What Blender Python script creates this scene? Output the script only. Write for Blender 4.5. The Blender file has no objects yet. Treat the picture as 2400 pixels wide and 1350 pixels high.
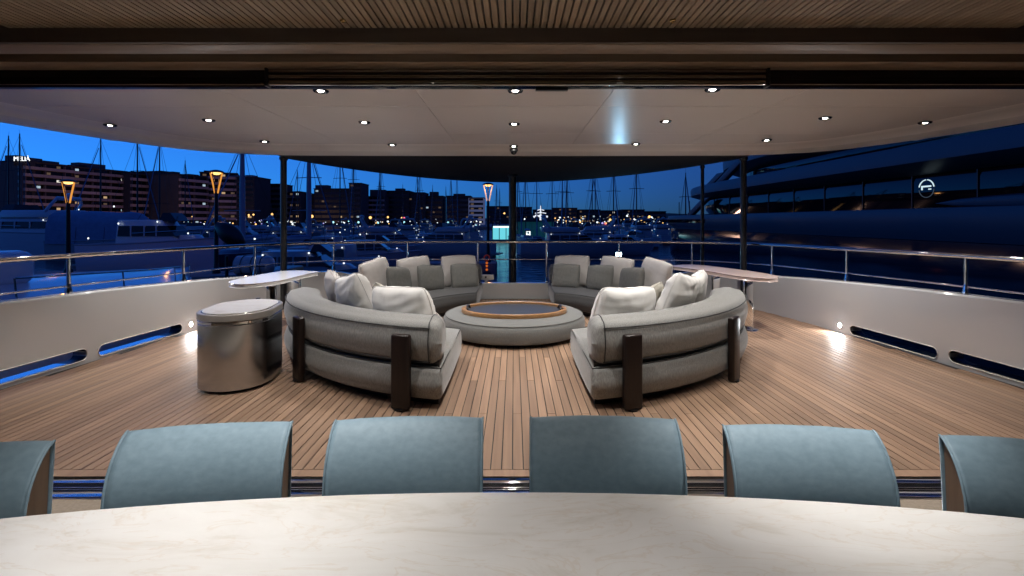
import bpy, bmesh, math, random
from mathutils import Vector, Matrix, noise

random.seed(7)
SC = bpy.context.scene
COL = SC.collection
R = math.radians
PI = math.pi

EXPO = 5.3                                # dusk: a long exposure
EM = 2.0 ** -EXPO                         # emission that just reaches white at that exposure

# ------------------------------------------------------------------ camera
F, HX, HY, CH = 1133.0, 1205.0, 517.0, 1.5      # focal length in photo pixels, vanishing point, camera height
cd = bpy.data.cameras.new('camera')
cam = bpy.data.objects.new('camera', cd)
COL.objects.link(cam)
cam.location = (0, 0, CH)
cam.rotation_euler = (R(90), 0, 0)
cd.sensor_width = 36.0
cd.lens = 36.0 * F / 2400.0
cd.shift_x = (1200 - HX) / 2400.0
cd.shift_y = -(675 - HY) / 2400.0
cd.clip_start = 0.02
cd.clip_end = 9000
SC.camera = cam

# ------------------------------------------------------------------ sky: dusk, the afterglow off to port
world = bpy.data.worlds.new('World')
SC.world = world
world.use_nodes = True
wn = world.node_tree
wn.nodes.clear()
sky = wn.nodes.new('ShaderNodeTexSky')
sky.sky_type = 'NISHITA'
sky.sun_disc = False
sky.sun_elevation = R(-3.0)
sky.sun_rotation = R(-60)
sky.altitude = 0
sky.air_density = 1.0
sky.dust_density = 0.3
sky.ozone_density = 6.0
mulc = wn.nodes.new('ShaderNodeMix')
mulc.data_type = 'RGBA'
mulc.blend_type = 'MULTIPLY'
mulc.inputs[0].default_value = 1.0
mulc.inputs[7].default_value = (0.30, 1.50, 1.06, 1)
# the haze layer on the horizon is lifted so the afterglow reaches down to the roofs
tc_ = wn.nodes.new('ShaderNodeTexCoord')
va = wn.nodes.new('ShaderNodeVectorMath')
va.operation = 'ADD'
va.inputs[1].default_value = (0, 0, 0.07)
vn = wn.nodes.new('ShaderNodeVectorMath')
vn.operation = 'NORMALIZE'
wn.links.new(tc_.outputs['Generated'], va.inputs[0])
wn.links.new(va.outputs[0], vn.inputs[0])
wn.links.new(vn.outputs[0], sky.inputs['Vector'])
bg = wn.nodes.new('ShaderNodeBackground')
bg.inputs[1].default_value = 0.115
wo = wn.nodes.new('ShaderNodeOutputWorld')
wn.links.new(sky.outputs[0], mulc.inputs[6])
wn.links.new(mulc.outputs[2], bg.inputs[0])
wn.links.new(bg.outputs[0], wo.inputs[0])

SC.view_settings.view_transform = 'Standard'
SC.view_settings.look = 'None'
SC.view_settings.gamma = 1.0
SC.view_settings.use_curve_mapping = False
SC.view_settings.exposure = EXPO
SC.render.engine = 'CYCLES'
SC.cycles.use_denoising = True
SC.cycles.use_adaptive_sampling = False
SC.cycles.light_sampling_threshold = 0.0
try:
    SC.cycles.denoiser = 'OPENIMAGEDENOISE'
except Exception:
    pass
SC.cycles.max_bounces = 8
SC.cycles.diffuse_bounces = 4
SC.cycles.glossy_bounces = 4
SC.cycles.sample_clamp_indirect = 0.25
SC.cycles.sample_clamp_direct = 0.0
SC.cycles.caustics_reflective = False
SC.cycles.caustics_refractive = False

LIGHTS = dict(down=1.85, dine=1.0, side=0.5)

# ------------------------------------------------------------------ helpers
def PX(px, py, z):
    """pixel of the photo -> point on the horizontal plane at height z"""
    Y = (CH - z) * F / (py - HY)
    return Vector(((px - HX) * Y / F, Y, z))

def PY(px, py, Y):
    """pixel of the photo at depth Y"""
    return Vector(((px - HX) * Y / F, Y, CH + (HY - py) * Y / F))

class MB:
    def __init__(s):
        s.v, s.f = [], []
    def add(s, vs, fs):
        n = len(s.v)
        s.v += [tuple(p) for p in vs]
        s.f += [tuple(i + n for i in q) for q in fs]
        return s
    def box(s, x0, x1, y0, y1, z0, z1, M=None):
        vs = [(x, y, z) for z in (z0, z1) for y in (y0, y1) for x in (x0, x1)]
        if M is not None:
            vs = [M @ Vector(p) for p in vs]
        return s.add(vs, [(0, 2, 3, 1), (4, 5, 7, 6), (0, 1, 5, 4), (2, 6, 7, 3), (0, 4, 6, 2), (1, 3, 7, 5)])
    def prism(s, poly, z0, z1):
        """counter-clockwise outline (x, y) between two heights"""
        n = len(poly)
        vs = [(p[0], p[1], z0) for p in poly] + [(p[0], p[1], z1) for p in poly]
        fs = [tuple(range(n - 1, -1, -1)), tuple(range(n, 2 * n))]
        fs += [(i, (i + 1) % n, n + (i + 1) % n, n + i) for i in range(n)]
        return s.add(vs, fs)
    def rings(s, rs, closed=True, cap0=True, cap1=True, loop=False):
        n = len(rs[0])
        vs = [p for r in rs for p in r]
        fs = []
        m = len(rs)
        for k in range(m if loop else m - 1):
            a, b = k * n, ((k + 1) % m) * n
            for i in range(n if closed else n - 1):
                j = (i + 1) % n
                fs.append((a + i, a + j, b + j, b + i))
        if closed and cap0 and not loop:
            fs.append(tuple(range(n - 1, -1, -1)))
        if closed and cap1 and not loop:
            fs.append(tuple(range((m - 1) * n, m * n)))
        return s.add(vs, fs)
    def tube(s, pts, r, n=8, loop=False):
        pts = [Vector(p) for p in pts]
        m = len(pts)
        rs = []
        up = None
        for i, p in enumerate(pts):
            if loop:
                t = pts[(i + 1) % m] - pts[i - 1]
            else:
                t = pts[min(i + 1, m - 1)] - pts[max(i - 1, 0)]
            if t.length < 1e-9:
                t = Vector((0, 0, 1))
            t.normalize()
            if up is None:
                up = Vector((0, 0, 1)) if abs(t.z) < 0.9 else Vector((1, 0, 0))
            a = t.cross(up)
            if a.length < 1e-6:
                a = t.cross(Vector((0, 1, 0)))
            a.normalize()
            b = a.cross(t)
            b.normalize()
            up = b
            rr = r[i] if isinstance(r, (list, tuple)) else r
            rs.append([p + a * (rr * math.cos(2 * PI * k / n)) + b * (rr * math.sin(2 * PI * k / n)) for k in range(n)])
        return s.rings(rs, loop=loop)
    def lathe(s, prof, c=(0, 0, 0), n=24):
        """prof: (radius, z) pairs"""
        rs = [[(c[0] + r * math.cos(2 * PI * k / n), c[1] + r * math.sin(2 * PI * k / n), c[2] + z) for k in range(n)] for r, z in prof]
        return s.rings(rs)
    def mesh(s, name='mesh', smooth=None, bevel=0, seg=2):
        me = bpy.data.meshes.new(name)
        me.from_pydata(s.v, [], s.f)
        bm = bmesh.new()
        bm.from_mesh(me)
        bmesh.ops.recalc_face_normals(bm, faces=bm.faces)
        if bevel:
            bmesh.ops.bevel(bm, geom=[e for e in bm.edges if e.calc_face_angle(0) > 0.5], offset=bevel, segments=seg, affect='EDGES', profile=0.5, clamp_overlap=True)
        bm.to_mesh(me)
        bm.free()
        if smooth is None and bevel:
            smooth = 40
        if smooth:
            me.polygons.foreach_set('use_smooth', [True] * len(me.polygons))
            me.set_sharp_from_angle(angle=R(smooth))
        me.update()
        return me
    def build(s, name, m, parent=None, smooth=None, bevel=0, seg=2, **k):
        return link(name, s.mesh(name, smooth, bevel, seg), m, parent, **k)

def link(name, me, m, parent=None, loc=None, rot=None, label=None, cat=None, group=None, kind=None):
    if m is not None:
        if len(me.materials) == 0:
            me.materials.append(m)
    o = bpy.data.objects.new(name, me)
    COL.objects.link(o)
    if parent is not None:
        o.parent = parent
    if loc is not None:
        o.location = loc
    if rot is not None:
        o.rotation_euler = rot
    return tag(o, label, cat, group, kind)

def tag(o, label=None, cat=None, group=None, kind=None):
    for k, v in (('label', label), ('category', cat), ('group', group), ('kind', kind)):
        if v:
            o[k] = v
    return o

def thing(name, label, cat, loc=(0, 0, 0), rz=0, group=None):
    o = bpy.data.objects.new(name, None)
    COL.objects.link(o)
    o.location = loc
    o.rotation_euler = (0, 0, rz)
    o.empty_display_size = 0.1
    return tag(o, label, cat, group)

def dup(o, parent=None, **k):
    c = o.copy()
    COL.objects.link(c)
    c.parent = parent
    for ch in o.children:
        dup(ch, c)
    for a, v in k.items():
        if a in ('label', 'group', 'category'):
            c[a] = v
        else:
            setattr(c, a, v)
    return c

def lerp(a, b, t):
    return a + (b - a) * t

def interp(xs, ys, x):
    if x <= xs[0]:
        return ys[0]
    for i in range(1, len(xs)):
        if x <= xs[i]:
            return lerp(ys[i - 1], ys[i], (x - xs[i - 1]) / (xs[i] - xs[i - 1]))
    return ys[-1]

def spline(pts, per=8):
    """Catmull-Rom through points"""
    P = [Vector(p) for p in pts]
    P = [P[0] * 2 - P[1]] + P + [P[-1] * 2 - P[-2]]
    out = []
    for i in range(1, len(P) - 2):
        for k in range(per):
            t = k / per
            a, b, c, d = P[i - 1], P[i], P[i + 1], P[i + 2]
            out.append(0.5 * ((2 * b) + (c - a) * t + (2 * a - 5 * b + 4 * c - d) * t * t + (3 * b - a - 3 * c + d) * t ** 3))
    out.append(P[-2].copy())
    return out

def clip_poly(poly, x0, x1, y0, y1):
    def half(ps, f):
        out = []
        for i in range(len(ps)):
            a, b = ps[i - 1], ps[i]
            fa, fb = f(a), f(b)
            if (fa >= 0) != (fb >= 0):
                t = fa / (fa - fb)
                out.append((lerp(a[0], b[0], t), lerp(a[1], b[1], t)))
            if fb >= 0:
                out.append(b)
        return out
    for f in (lambda p: p[0] - x0, lambda p: x1 - p[0], lambda p: p[1] - y0, lambda p: y1 - p[1]):
        if poly:
            poly = half(poly, f)
    return poly

# ------------------------------------------------------------------ materials
MATS = {}
def mat(name, col=(0.5, 0.5, 0.5), rough=0.5, metal=0.0, var=0.0, vscale=(4, 4, 4), bump=0.0, bscale=(40, 40, 40), bdist=0.002,
        emit=None, es=0.0, coat=0.0, sheen=0.0, sheen_tint=None, spec=None, rvar=0.0, col2=None, objrand=0.0, coords='pos', aniso=0.0, trans=0.0, sheen_rough=0.4):
    if name in MATS:
        return MATS[name]
    m = bpy.data.materials.new(name)
    m.use_nodes = True
    nt = m.node_tree
    b = nt.nodes['Principled BSDF']
    L = nt.links.new
    b.inputs['Base Color'].default_value = (*col, 1)
    b.inputs['Roughness'].default_value = rough
    b.inputs['Metallic'].default_value = metal
    if coat:
        b.inputs['Coat Weight'].default_value = coat
        b.inputs['Coat Roughness'].default_value = 0.06
    if sheen:
        b.inputs['Sheen Weight'].default_value = sheen
        b.inputs['Sheen Roughness'].default_value = sheen_rough
        if sheen_tint:
            b.inputs['Sheen Tint'].default_value = (*sheen_tint, 1)
    if spec is not None:
        b.inputs['Specular IOR Level'].default_value = spec
    if aniso:
        b.inputs['Anisotropic'].default_value = aniso
    if trans:
        b.inputs['Transmission Weight'].default_value = trans
    if emit:
        b.inputs['Emission Color'].default_value = (*emit, 1)
        b.inputs['Emission Strength'].default_value = es * EM
    if coords == 'pos':
        g = nt.nodes.new('ShaderNodeNewGeometry')
        src = g.outputs['Position']
    else:
        g = nt.nodes.new('ShaderNodeTexCoord')
        src = g.outputs['Object']
    def tex(scale, detail=4.0):
        mp = nt.nodes.new('ShaderNodeMapping')
        mp.inputs['Scale'].default_value = scale
        L(src, mp.inputs['Vector'])
        n = nt.nodes.new('ShaderNodeTexNoise')
        n.inputs['Scale'].default_value = 1.0
        n.inputs['Detail'].default_value = detail
        L(mp.outputs[0], n.inputs['Vector'])
        return n
    if var or col2 or objrand:
        n = tex(vscale)
        mx = nt.nodes.new('ShaderNodeMix')
        mx.data_type = 'RGBA'
        c2 = col2 if col2 else tuple(min(1, c * (1 + var)) for c in col)
        c1 = col if col2 else tuple(c * (1 - var) for c in col)
        mx.inputs[6].default_value = (*c1, 1)
        mx.inputs[7].default_value = (*c2, 1)
        rmp = nt.nodes.new('ShaderNodeMapRange')
        rmp.inputs['From Min'].default_value = 0.3
        rmp.inputs['From Max'].default_value = 0.7
        L(n.outputs['Fac'], rmp.inputs['Value'])
        L(rmp.outputs[0], mx.inputs[0])
        out = mx.outputs[2]
        if objrand:
            oi = nt.nodes.new('ShaderNodeObjectInfo')
            mr = nt.nodes.new('ShaderNodeMapRange')
            mr.inputs['To Min'].default_value = 1 - objrand
            mr.inputs['To Max'].default_value = 1 + objrand
            L(oi.outputs['Random'], mr.inputs['Value'])
            hs = nt.nodes.new('ShaderNodeHueSaturation')
            L(mr.outputs[0], hs.inputs['Value'])
            L(out, hs.inputs['Color'])
            out = hs.outputs[0]
        L(out, b.inputs['Base Color'])
        if rvar:
            rr = nt.nodes.new('ShaderNodeMapRange')
            rr.inputs['From Min'].default_value = 0.3
            rr.inputs['From Max'].default_value = 0.7
            rr.inputs['To Min'].default_value = max(0.02, rough - rvar)
            rr.inputs['To Max'].default_value = min(1, rough + rvar)
            L(n.outputs['Fac'], rr.inputs['Value'])
            L(rr.outputs[0], b.inputs['Roughness'])
    if bump:
        n2 = tex(bscale, 3.0)
        bp = nt.nodes.new('ShaderNodeBump')
        bp.inputs['Strength'].default_value = bump
        bp.inputs['Distance'].default_value = bdist
        L(n2.outputs['Fac'], bp.inputs['Height'])
        L(bp.outputs[0], b.inputs['Normal'])
    MATS[name] = m
    return m

def emat(name, col, s):
    if name in MATS:
        return MATS[name]
    m = bpy.data.materials.new(name)
    m.use_nodes = True
    nt = m.node_tree
    nt.nodes.clear()
    e = nt.nodes.new('ShaderNodeEmission')
    e.inputs[0].default_value = (*col, 1)
    e.inputs[1].default_value = s * EM
    o = nt.nodes.new('ShaderNodeOutputMaterial')
    nt.links.new(e.outputs[0], o.inputs[0])
    MATS[name] = m
    return m

M_teak = mat('teak', (0.215, 0.130, 0.082), 0.56, var=0, col2=(0.315, 0.20, 0.13), vscale=(30, 1.2, 30), objrand=0.2, bump=0.25, bscale=(160, 4, 160), bdist=0.001, rvar=0.08)
M_caulk = mat('caulk', (0.012, 0.011, 0.011), 0.6)
M_gel = mat('gelcoat', (0.57, 0.58, 0.595), 0.10, coat=0.5, bump=0.02, bscale=(3, 3, 3), bdist=0.004)
M_hull = mat('hull_paint', (0.62, 0.64, 0.66), 0.2, coat=0.3)
M_dark = mat('dark_recess', (0.008, 0.008, 0.009), 0.35)
M_black = mat('black_gloss', (0.006, 0.006, 0.008), 0.08)
M_chrome = mat('polished_steel', (0.82, 0.81, 0.79), 0.06, 1.0)
M_brush = mat('brushed_steel', (0.50, 0.52, 0.55), 0.22, 1.0, var=0.05, vscale=(3, 3, 260), aniso=0.9)
_tg = M_brush.node_tree.nodes.new('ShaderNodeTangent')
_tg.direction_type = 'RADIAL'
_tg.axis = 'Z'
M_brush.node_tree.links.new(_tg.outputs[0], M_brush.node_tree.nodes['Principled BSDF'].inputs['Tangent'])
M_ceil = mat('headliner_panel', (0.86, 0.815, 0.77), 0.26, var=0.015, vscale=(1, 1, 1), bump=0.03, bscale=(2.5, 2.5, 2.5), bdist=0.01)
M_ceilgap = mat('headliner_seam', (0.80, 0.76, 0.72), 0.5)
M_slat = mat('ceiling_oak', (0.26, 0.185, 0.122), 0.6, col2=(0.36, 0.262, 0.178), vscale=(60, 2.5, 60), objrand=0.18)
M_oak = mat('beam_oak', (0.19, 0.125, 0.08), 0.45, col2=(0.25, 0.17, 0.115), vscale=(2, 50, 50), bump=0.05, bscale=(3, 90, 90))
M_oakshade = mat('beam_oak_shaded', (0.10, 0.075, 0.058), 0.5, col2=(0.125, 0.092, 0.07), vscale=(2, 50, 50))
M_fabric = mat('sofa_fabric', (0.155, 0.153, 0.145), 0.85, col2=(0.262, 0.258, 0.245), vscale=(150, 150, 22), bump=0.35, bscale=(170, 170, 40), bdist=0.002, sheen=0.25)
M_fabdark = mat('sofa_fabric_charcoal', (0.042, 0.042, 0.043), 0.9, col2=(0.072, 0.072, 0.072), vscale=(240, 240, 60), bump=0.3, bscale=(420, 420, 160), bdist=0.001, sheen=0.2)
M_pipe = mat('piping', (0.03, 0.03, 0.03), 0.7)
M_linen = mat('white_linen', (0.70, 0.685, 0.66), 0.9, var=0.04, vscale=(9, 9, 9), bump=0.25, bscale=(300, 300, 300), bdist=0.001, sheen=0.15, coords='obj')
M_beige = mat('beige_linen', (0.44, 0.415, 0.40), 0.9, var=0.05, vscale=(9, 9, 9), bump=0.3, bscale=(300, 300, 300), bdist=0.001, sheen=0.15, coords='obj')
M_greyc = mat('grey_linen', (0.105, 0.105, 0.098), 0.9, col2=(0.15, 0.149, 0.14), vscale=(200, 200, 14), bump=0.3, bscale=(300, 300, 300), bdist=0.001, sheen=0.1, coords='obj')
M_tan = mat('sand_linen', (0.40, 0.375, 0.32), 0.9, var=0.05, vscale=(9, 9, 9), bump=0.3, bscale=(300, 300, 300), bdist=0.001, coords='obj')
M_walnut = mat('dark_wood', (0.010, 0.006, 0.005), 0.34, col2=(0.018, 0.010, 0.008), vscale=(40, 40, 3), spec=0.35)
M_traywood = mat('tray_wood', (0.30, 0.15, 0.055), 0.35, col2=(0.42, 0.22, 0.085), vscale=(12, 12, 60), coat=0.2)
M_glass = mat('tray_glass', (0.045, 0.05, 0.056), 0.4)
M_white = mat('white_lacquer', (0.74, 0.72, 0.69), 0.22, coat=0.3)
M_velvet = mat('velvet', (0.155, 0.230, 0.275), 0.6, col2=(0.195, 0.278, 0.33), vscale=(40, 40, 60), sheen=0.4, sheen_tint=(0.72, 0.86, 0.95), bump=0.10, bscale=(38, 38, 60), bdist=0.003, sheen_rough=0.32)
M_chairwood = mat('chair_wood', (0.11, 0.068, 0.042), 0.4, col2=(0.165, 0.105, 0.066), vscale=(50, 50, 4))
M_carpet = mat('carpet', (0.34, 0.28, 0.22), 0.95, var=0.12, vscale=(60, 60, 60), bump=0.5, bscale=(150, 150, 150), bdist=0.004)
M_awning = mat('awning_cloth', (0.010, 0.010, 0.012), 0.8, var=0.08, vscale=(3, 3, 3))
M_post = mat('post_black', (0.012, 0.012, 0.014), 0.3)
M_wallint = mat('interior_wall', (0.16, 0.12, 0.09), 0.6)

# marble with soft drifting veins
def marble():
    m = mat('marble', (0.70, 0.675, 0.64), 0.42)
    nt = m.node_tree
    b = nt.nodes['Principled BSDF']
    L = nt.links.new
    g = nt.nodes.new('ShaderNodeNewGeometry')
    mp = nt.nodes.new('ShaderNodeMapping')
    mp.inputs['Rotation'].default_value = (0, 0, R(28))
    mp.inputs['Scale'].default_value = (1.1, 3.2, 1)
    L(g.outputs['Position'], mp.inputs[0])
    n = nt.nodes.new('ShaderNodeTexNoise')
    n.inputs['Scale'].default_value = 1.6
    n.inputs['Detail'].default_value = 9
    n.inputs['Roughness'].default_value = 0.66
    n.inputs['Distortion'].default_value = 1.4
    L(mp.outputs[0], n.inputs['Vector'])
    cr = nt.nodes.new('ShaderNodeValToRGB')
    cr.color_ramp.elements[0].position = 0.30
    cr.color_ramp.elements[0].color = (0.43, 0.395, 0.34, 1)
    cr.color_ramp.elements[1].position = 0.62
    cr.color_ramp.elements[1].color = (0.58, 0.565, 0.54, 1)
    e = cr.color_ramp.elements.new(0.46)
    e.color = (0.55, 0.53, 0.50, 1)
    L(n.outputs['Fac'], cr.inputs[0])
    n2 = nt.nodes.new('ShaderNodeTexNoise')
    n2.inputs['Scale'].default_value = 2.6
    n2.inputs['Detail'].default_value = 6
    n2.inputs['Distortion'].default_value = 2.2
    L(mp.outputs[0], n2.inputs['Vector'])
    ab = nt.nodes.new('ShaderNodeMath')
    ab.operation = 'SUBTRACT'
    ab.inputs[1].default_value = 0.5
    L(n2.outputs['Fac'], ab.inputs[0])
    ab2 = nt.nodes.new('ShaderNodeMath')
    ab2.operation = 'ABSOLUTE'
    L(ab.outputs[0], ab2.inputs[0])
    mr = nt.nodes.new('ShaderNodeMapRange')
    mr.inputs['From Max'].default_value = 0.018
    mr.inputs['To Min'].default_value = 0.34
    mr.inputs['To Max'].default_value = 0.0
    L(ab2.outputs[0], mr.inputs['Value'])
    mx = nt.nodes.new('ShaderNodeMix')
    mx.data_type = 'RGBA'
    L(mr.outputs[0], mx.inputs[0])
    L(cr.outputs[0], mx.inputs[6])
    mx.inputs[7].default_value = (0.46, 0.36, 0.26, 1)
    L(mx.outputs[2], b.inputs['Base Color'])
    return m
M_marble = marble()

def spot(parent, loc, power, col, size=100, blend=0.6, radius=0.03, aim=None):
    ld = bpy.data.lights.new('lamp_light', 'SPOT')
    ld.energy = power
    ld.color = col
    ld.spot_size = R(size)
    ld.spot_blend = blend
    ld.shadow_soft_size = radius
    o = bpy.data.objects.new('lamp_light', ld)
    COL.objects.link(o)
    o.parent = parent
    o.location = loc
    if aim is not None:
        o.rotation_euler = Vector(aim).to_track_quat('-Z', 'Y').to_euler()
    return o
# ================================================================== OUR YACHT: deck, bulwark, overhead
# half outline of the bulwark's inner face, bow to stern (x to starboard)
HALF = [(4.70, 2.3), (4.57, 4.3), (4.43, 5.8), (4.34, 6.6), (4.23, 7.4), (4.09, 8.0), (3.86, 8.45), (3.50, 8.80), (2.90, 9.05), (2.0, 9.2), (0.9, 9.27)]
_s = [(p.x, p.y) for p in spline([(a, b, 0) for a, b in HALF], 6)]
OUT = [(-x, y) for x, y in _s] + [(0, 9.28)] + [(x, y) for x, y in reversed(_s)]     # port -> stern -> starboard

def offset_line(pts, d):
    out = []
    for i in range(len(pts)):
        a, b = pts[max(0, i - 1)], pts[min(len(pts) - 1, i + 1)]
        tx, ty = b[0] - a[0], b[1] - a[1]
        l = math.hypot(tx, ty)
        out.append((pts[i][0] - ty / l * d, pts[i][1] + tx / l * d))
    return out

def ztop(x, y):
    z = interp([2.3, 4.3, 5.5, 6.95, 7.95, 8.75], [0.80, 0.77, 0.735, 0.665, 0.60, 0.57], y)
    if y > 8.75:
        z = interp([2.2, 3.3], [0.30, 0.565], abs(x))
    return z

def zrail(x, y):
    return interp([2.3, 5, 7, 9.3], [1.15, 1.137, 1.11, 1.087], y)

# bulwark wall with real freeing-port openings
OUTER = offset_line(OUT, 0.16)
ROUND = 0.02
rs = []
for (a, b), (c, d) in zip(OUT, OUTER):
    zt = ztop(a, b)
    ux, uy = c - a, d - b
    rs.append([(a, b, -0.02), (a, b, zt - ROUND), (a + ux * 0.1, b + uy * 0.1, zt), (c - ux * 0.1, d - uy * 0.1, zt), (c, d, zt - ROUND), (c, d, -0.02)])
wall = MB().rings(rs).build('bulwark', M_gel, None, smooth=35, kind='structure')

def frame_at(y, side):
    """point and tangent of the inner wall at a given y"""
    pts = [p for p in OUT if p[0] * side > 1.0 and p[1] < 8.9]
    pts.sort(key=lambda p: p[1])
    for i in range(1, len(pts)):
        if pts[i][1] >= y:
            t = (y - pts[i - 1][1]) / (pts[i][1] - pts[i - 1][1])
            p = Vector((lerp(pts[i - 1][0], pts[i][0], t), y, 0))
            d = Vector((pts[i][0] - pts[i - 1][0], pts[i][1] - pts[i - 1][1], 0)).normalized()
            return p, d

def wall_at_px(px):
    side = -1 if px < HX else 1
    lo, hi = 2.6, 8.8
    for _ in range(40):
        m = (lo + hi) / 2
        p, d = frame_at(m, side)
        if abs(p.x / p.y) > abs((px - HX) / F):
            lo = m
        else:
            hi = m
    return frame_at(m, side)

PORTS = []
for pa, ya, pb, yb in ((230, 812, 427, 778), (-60, 893, 205, 837), (1992, 778, 2198, 822), (2223, 838, 2460, 892)):
    a, _ = wall_at_px(max(pa, -150))
    b, _ = wall_at_px(min(pb, 2550))
    za = CH - (ya - HY) * a.y / F
    zb = CH - (yb - HY) * b.y / F
    PORTS.append((a, b, 0.5 * (za + zb)))

def pill(a, b, zc, h, d0, d1, n=8):
    """pill-shaped solid along a->b, height h, from d0 to d1 across the wall"""
    t = (b - a).normalized()
    nrm = Vector((0, 0, 1)).cross(t)
    r = h / 2
    prof = []
    L = (b - a).length
    for k in range(n + 1):
        an = PI / 2 - PI * k / n
        prof.append((L - r + r * math.cos(an), r * math.sin(an)))
    for k in range(n + 1):
        an = -PI / 2 - PI * k / n
        prof.append((r + r * math.cos(an), r * math.sin(an)))
    return [[a + t * s + nrm * d + Vector((0, 0, zc + z)) for s, z in prof] for d in (d0, d1)]

for a, b, zc in PORTS:
    cut = MB().rings(pill(a, b, zc, 0.125, -0.4, 0.4)).build('cutter', M_dark)
    md = wall.modifiers.new('b', 'BOOLEAN')
    md.operation = 'DIFFERENCE'
    md.object = cut
    md.solver = 'EXACT'
    bpy.context.view_layer.update()
    me = bpy.data.meshes.new_from_object(wall.evaluated_get(bpy.context.evaluated_depsgraph_get()))
    wall.modifiers.clear()
    wall.data = me
    bpy.data.objects.remove(cut, do_unlink=True)
wall.data.polygons.foreach_set('use_smooth', [True] * len(wall.data.polygons))
wall.data.set_sharp_from_angle(angle=R(35))
for a, b, zc in PORTS:                                   # the rim lining each opening
    r0 = pill(a, b, zc, 0.125, 0, 0)[0]
    MB().tube([p for p in r0], 0.006, 6, loop=True).build('port_rim', M_white, wall, smooth=60)
    ln = pill(a, b, zc, 0.121, 0.004, 0.165) if a.x > 0 else pill(a, b, zc, 0.121, -0.165, -0.004)
    ln = pill(a, b, zc, 0.121, 0.004, 0.165) if (Vector((0, 0, 1)).cross((b - a).normalized())).x * a.x > 0 else pill(a, b, zc, 0.121, -0.165, -0.004)
    MB().rings(ln, cap0=False, cap1=False).build('port_shade_liner', M_dark, wall, smooth=60)  # added dark lining, stands in for the shade inside the port
    sgn = 1 if (Vector((0, 0, 1)).cross((b - a).normalized())).x * a.x > 0 else -1
    tdir = (b - a).normalized()
    nd = Vector((0, 0, 1)).cross(tdir) * sgn
    st = MB()
    q = [a + tdir * 0.05, a + tdir * ((b - a).length * 0.80)]
    if a.y > b.y:
        q = [a + tdir * ((b - a).length * 0.20), b - tdir * 0.05]
    vs = [q[i] + nd * d + Vector((0, 0, z)) for z in (zc - 0.059, zc - 0.052) for d in (0.012, 0.15) for i in (0, 1)]
    st.add(vs, [(0, 2, 3, 1), (4, 5, 7, 6), (0, 1, 5, 4), (2, 6, 7, 3), (0, 4, 6, 2), (1, 3, 7, 5)])
    st.build('sill_reflector', M_chrome, wall)  # polished strip added on the sill to mirror the blue sky

# hull below the deck: ledge outside the bulwark
H0 = offset_line(OUT, 0.20)
H1 = offset_line(OUT, 0.24)
H2 = offset_line(OUT, 0.30)
H3 = offset_line(OUT, -0.4)
hr = [[(p[0], p[1], z) for p in ring] for ring, z in ((H3, -0.03), (H0, -0.03), (H1, -0.10), (H2, -1.2), (H2, -3.2))]
MB().rings(hr, closed=False).build('hull', M_hull, None, smooth=40, kind='structure')
MB().box(-3.2, 3.2, 9.3, 11.6, -2.3, -2.15).build('swim_platform', M_hull, None, bevel=0.03, kind='structure')

# teak deck: caulking sheet, then planks one by one
deck_poly = offset_line(OUT, 0.05)
cs = [(p[0], p[1]) for p in deck_poly if p[1] > 2.9]
cs = [(cs[0][0], 2.82)] + cs + [(cs[-1][0], 2.82)]
cs.reverse()
deck = MB().prism(cs, -0.03, -0.002).build('deck', M_caulk, None, kind='structure')
PW = 0.0665
planks = []
ncol = int(4.7 / PW)
for i in range(-ncol, ncol + 1):
    x = (i + 0.35) * PW
    xe = max(abs(x - PW / 2), abs(x + PW / 2))
    far = 9.2
    for k in range(1, len(OUT)):
        (xa, ya), (xb, yb) = OUT[k - 1], OUT[k]
        if min(xa, xb) <= x <= max(xa, xb) and ya > 4:
            far = min(far, (ya + yb) / 2 + 0.04)
    near = 2.905
    if xe > 4.32:
        far = min(far, interp([4.30, 4.40, 4.5, 4.6], [7.0, 6.2, 5.0, 3.9], xe))
    if far < near + 0.1:
        continue
    cuts = [near]
    ph = [0.0, 1.55, 0.78, 2.3][i % 4]
    y = 3.745 - 3.1 + ph
    while y < far - 0.15:
        if y > near + 0.2:
            cuts.append(y)
        y += 3.1
    cuts.append(far)
    for a, b in zip(cuts, cuts[1:]):
        planks.append((x, a, b))
def plank_area(p):
    x, a, b = p
    if abs(x / a) > 1.2 and abs(x / b) > 1.1:
        return 0
    return (1 / a - 1 / b) * PW / ((a + b) / 2)
planks.sort(key=plank_area, reverse=True)
GAP = 0.0034
cache = {}
rest = MB()
for n, (x, a, b) in enumerate(planks):
    if n < 292:
        key = round(b - a, 2)
        if key not in cache:
            hl = (b - a) / 2 - GAP / 2
            cache[key] = MB().box(-PW / 2 + GAP, PW / 2 - GAP, -hl, hl, 0, 0.005).mesh('plank')
        link('plank', cache[key], M_teak, deck, loc=(x, (a + b) / 2, -0.001 + 0.0006 * random.random()))
    else:
        rest.box(x - PW / 2 + GAP, x + PW / 2 - GAP, a + GAP / 2, b - GAP / 2, -0.001, 0.004)
rest.build('plank', M_teak, deck, kind='stuff')
# margin plank across the doorway
xs = [-4.68, -3.1, -1.48, 0.215, 1.8, 3.3, 4.68]
for a, b in zip(xs, xs[1:]):
    MB().box(a + 0.002, b - 0.002, 2.826, 2.901, -0.001, 0.0045).build('margin_plank', M_teak, deck)

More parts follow.
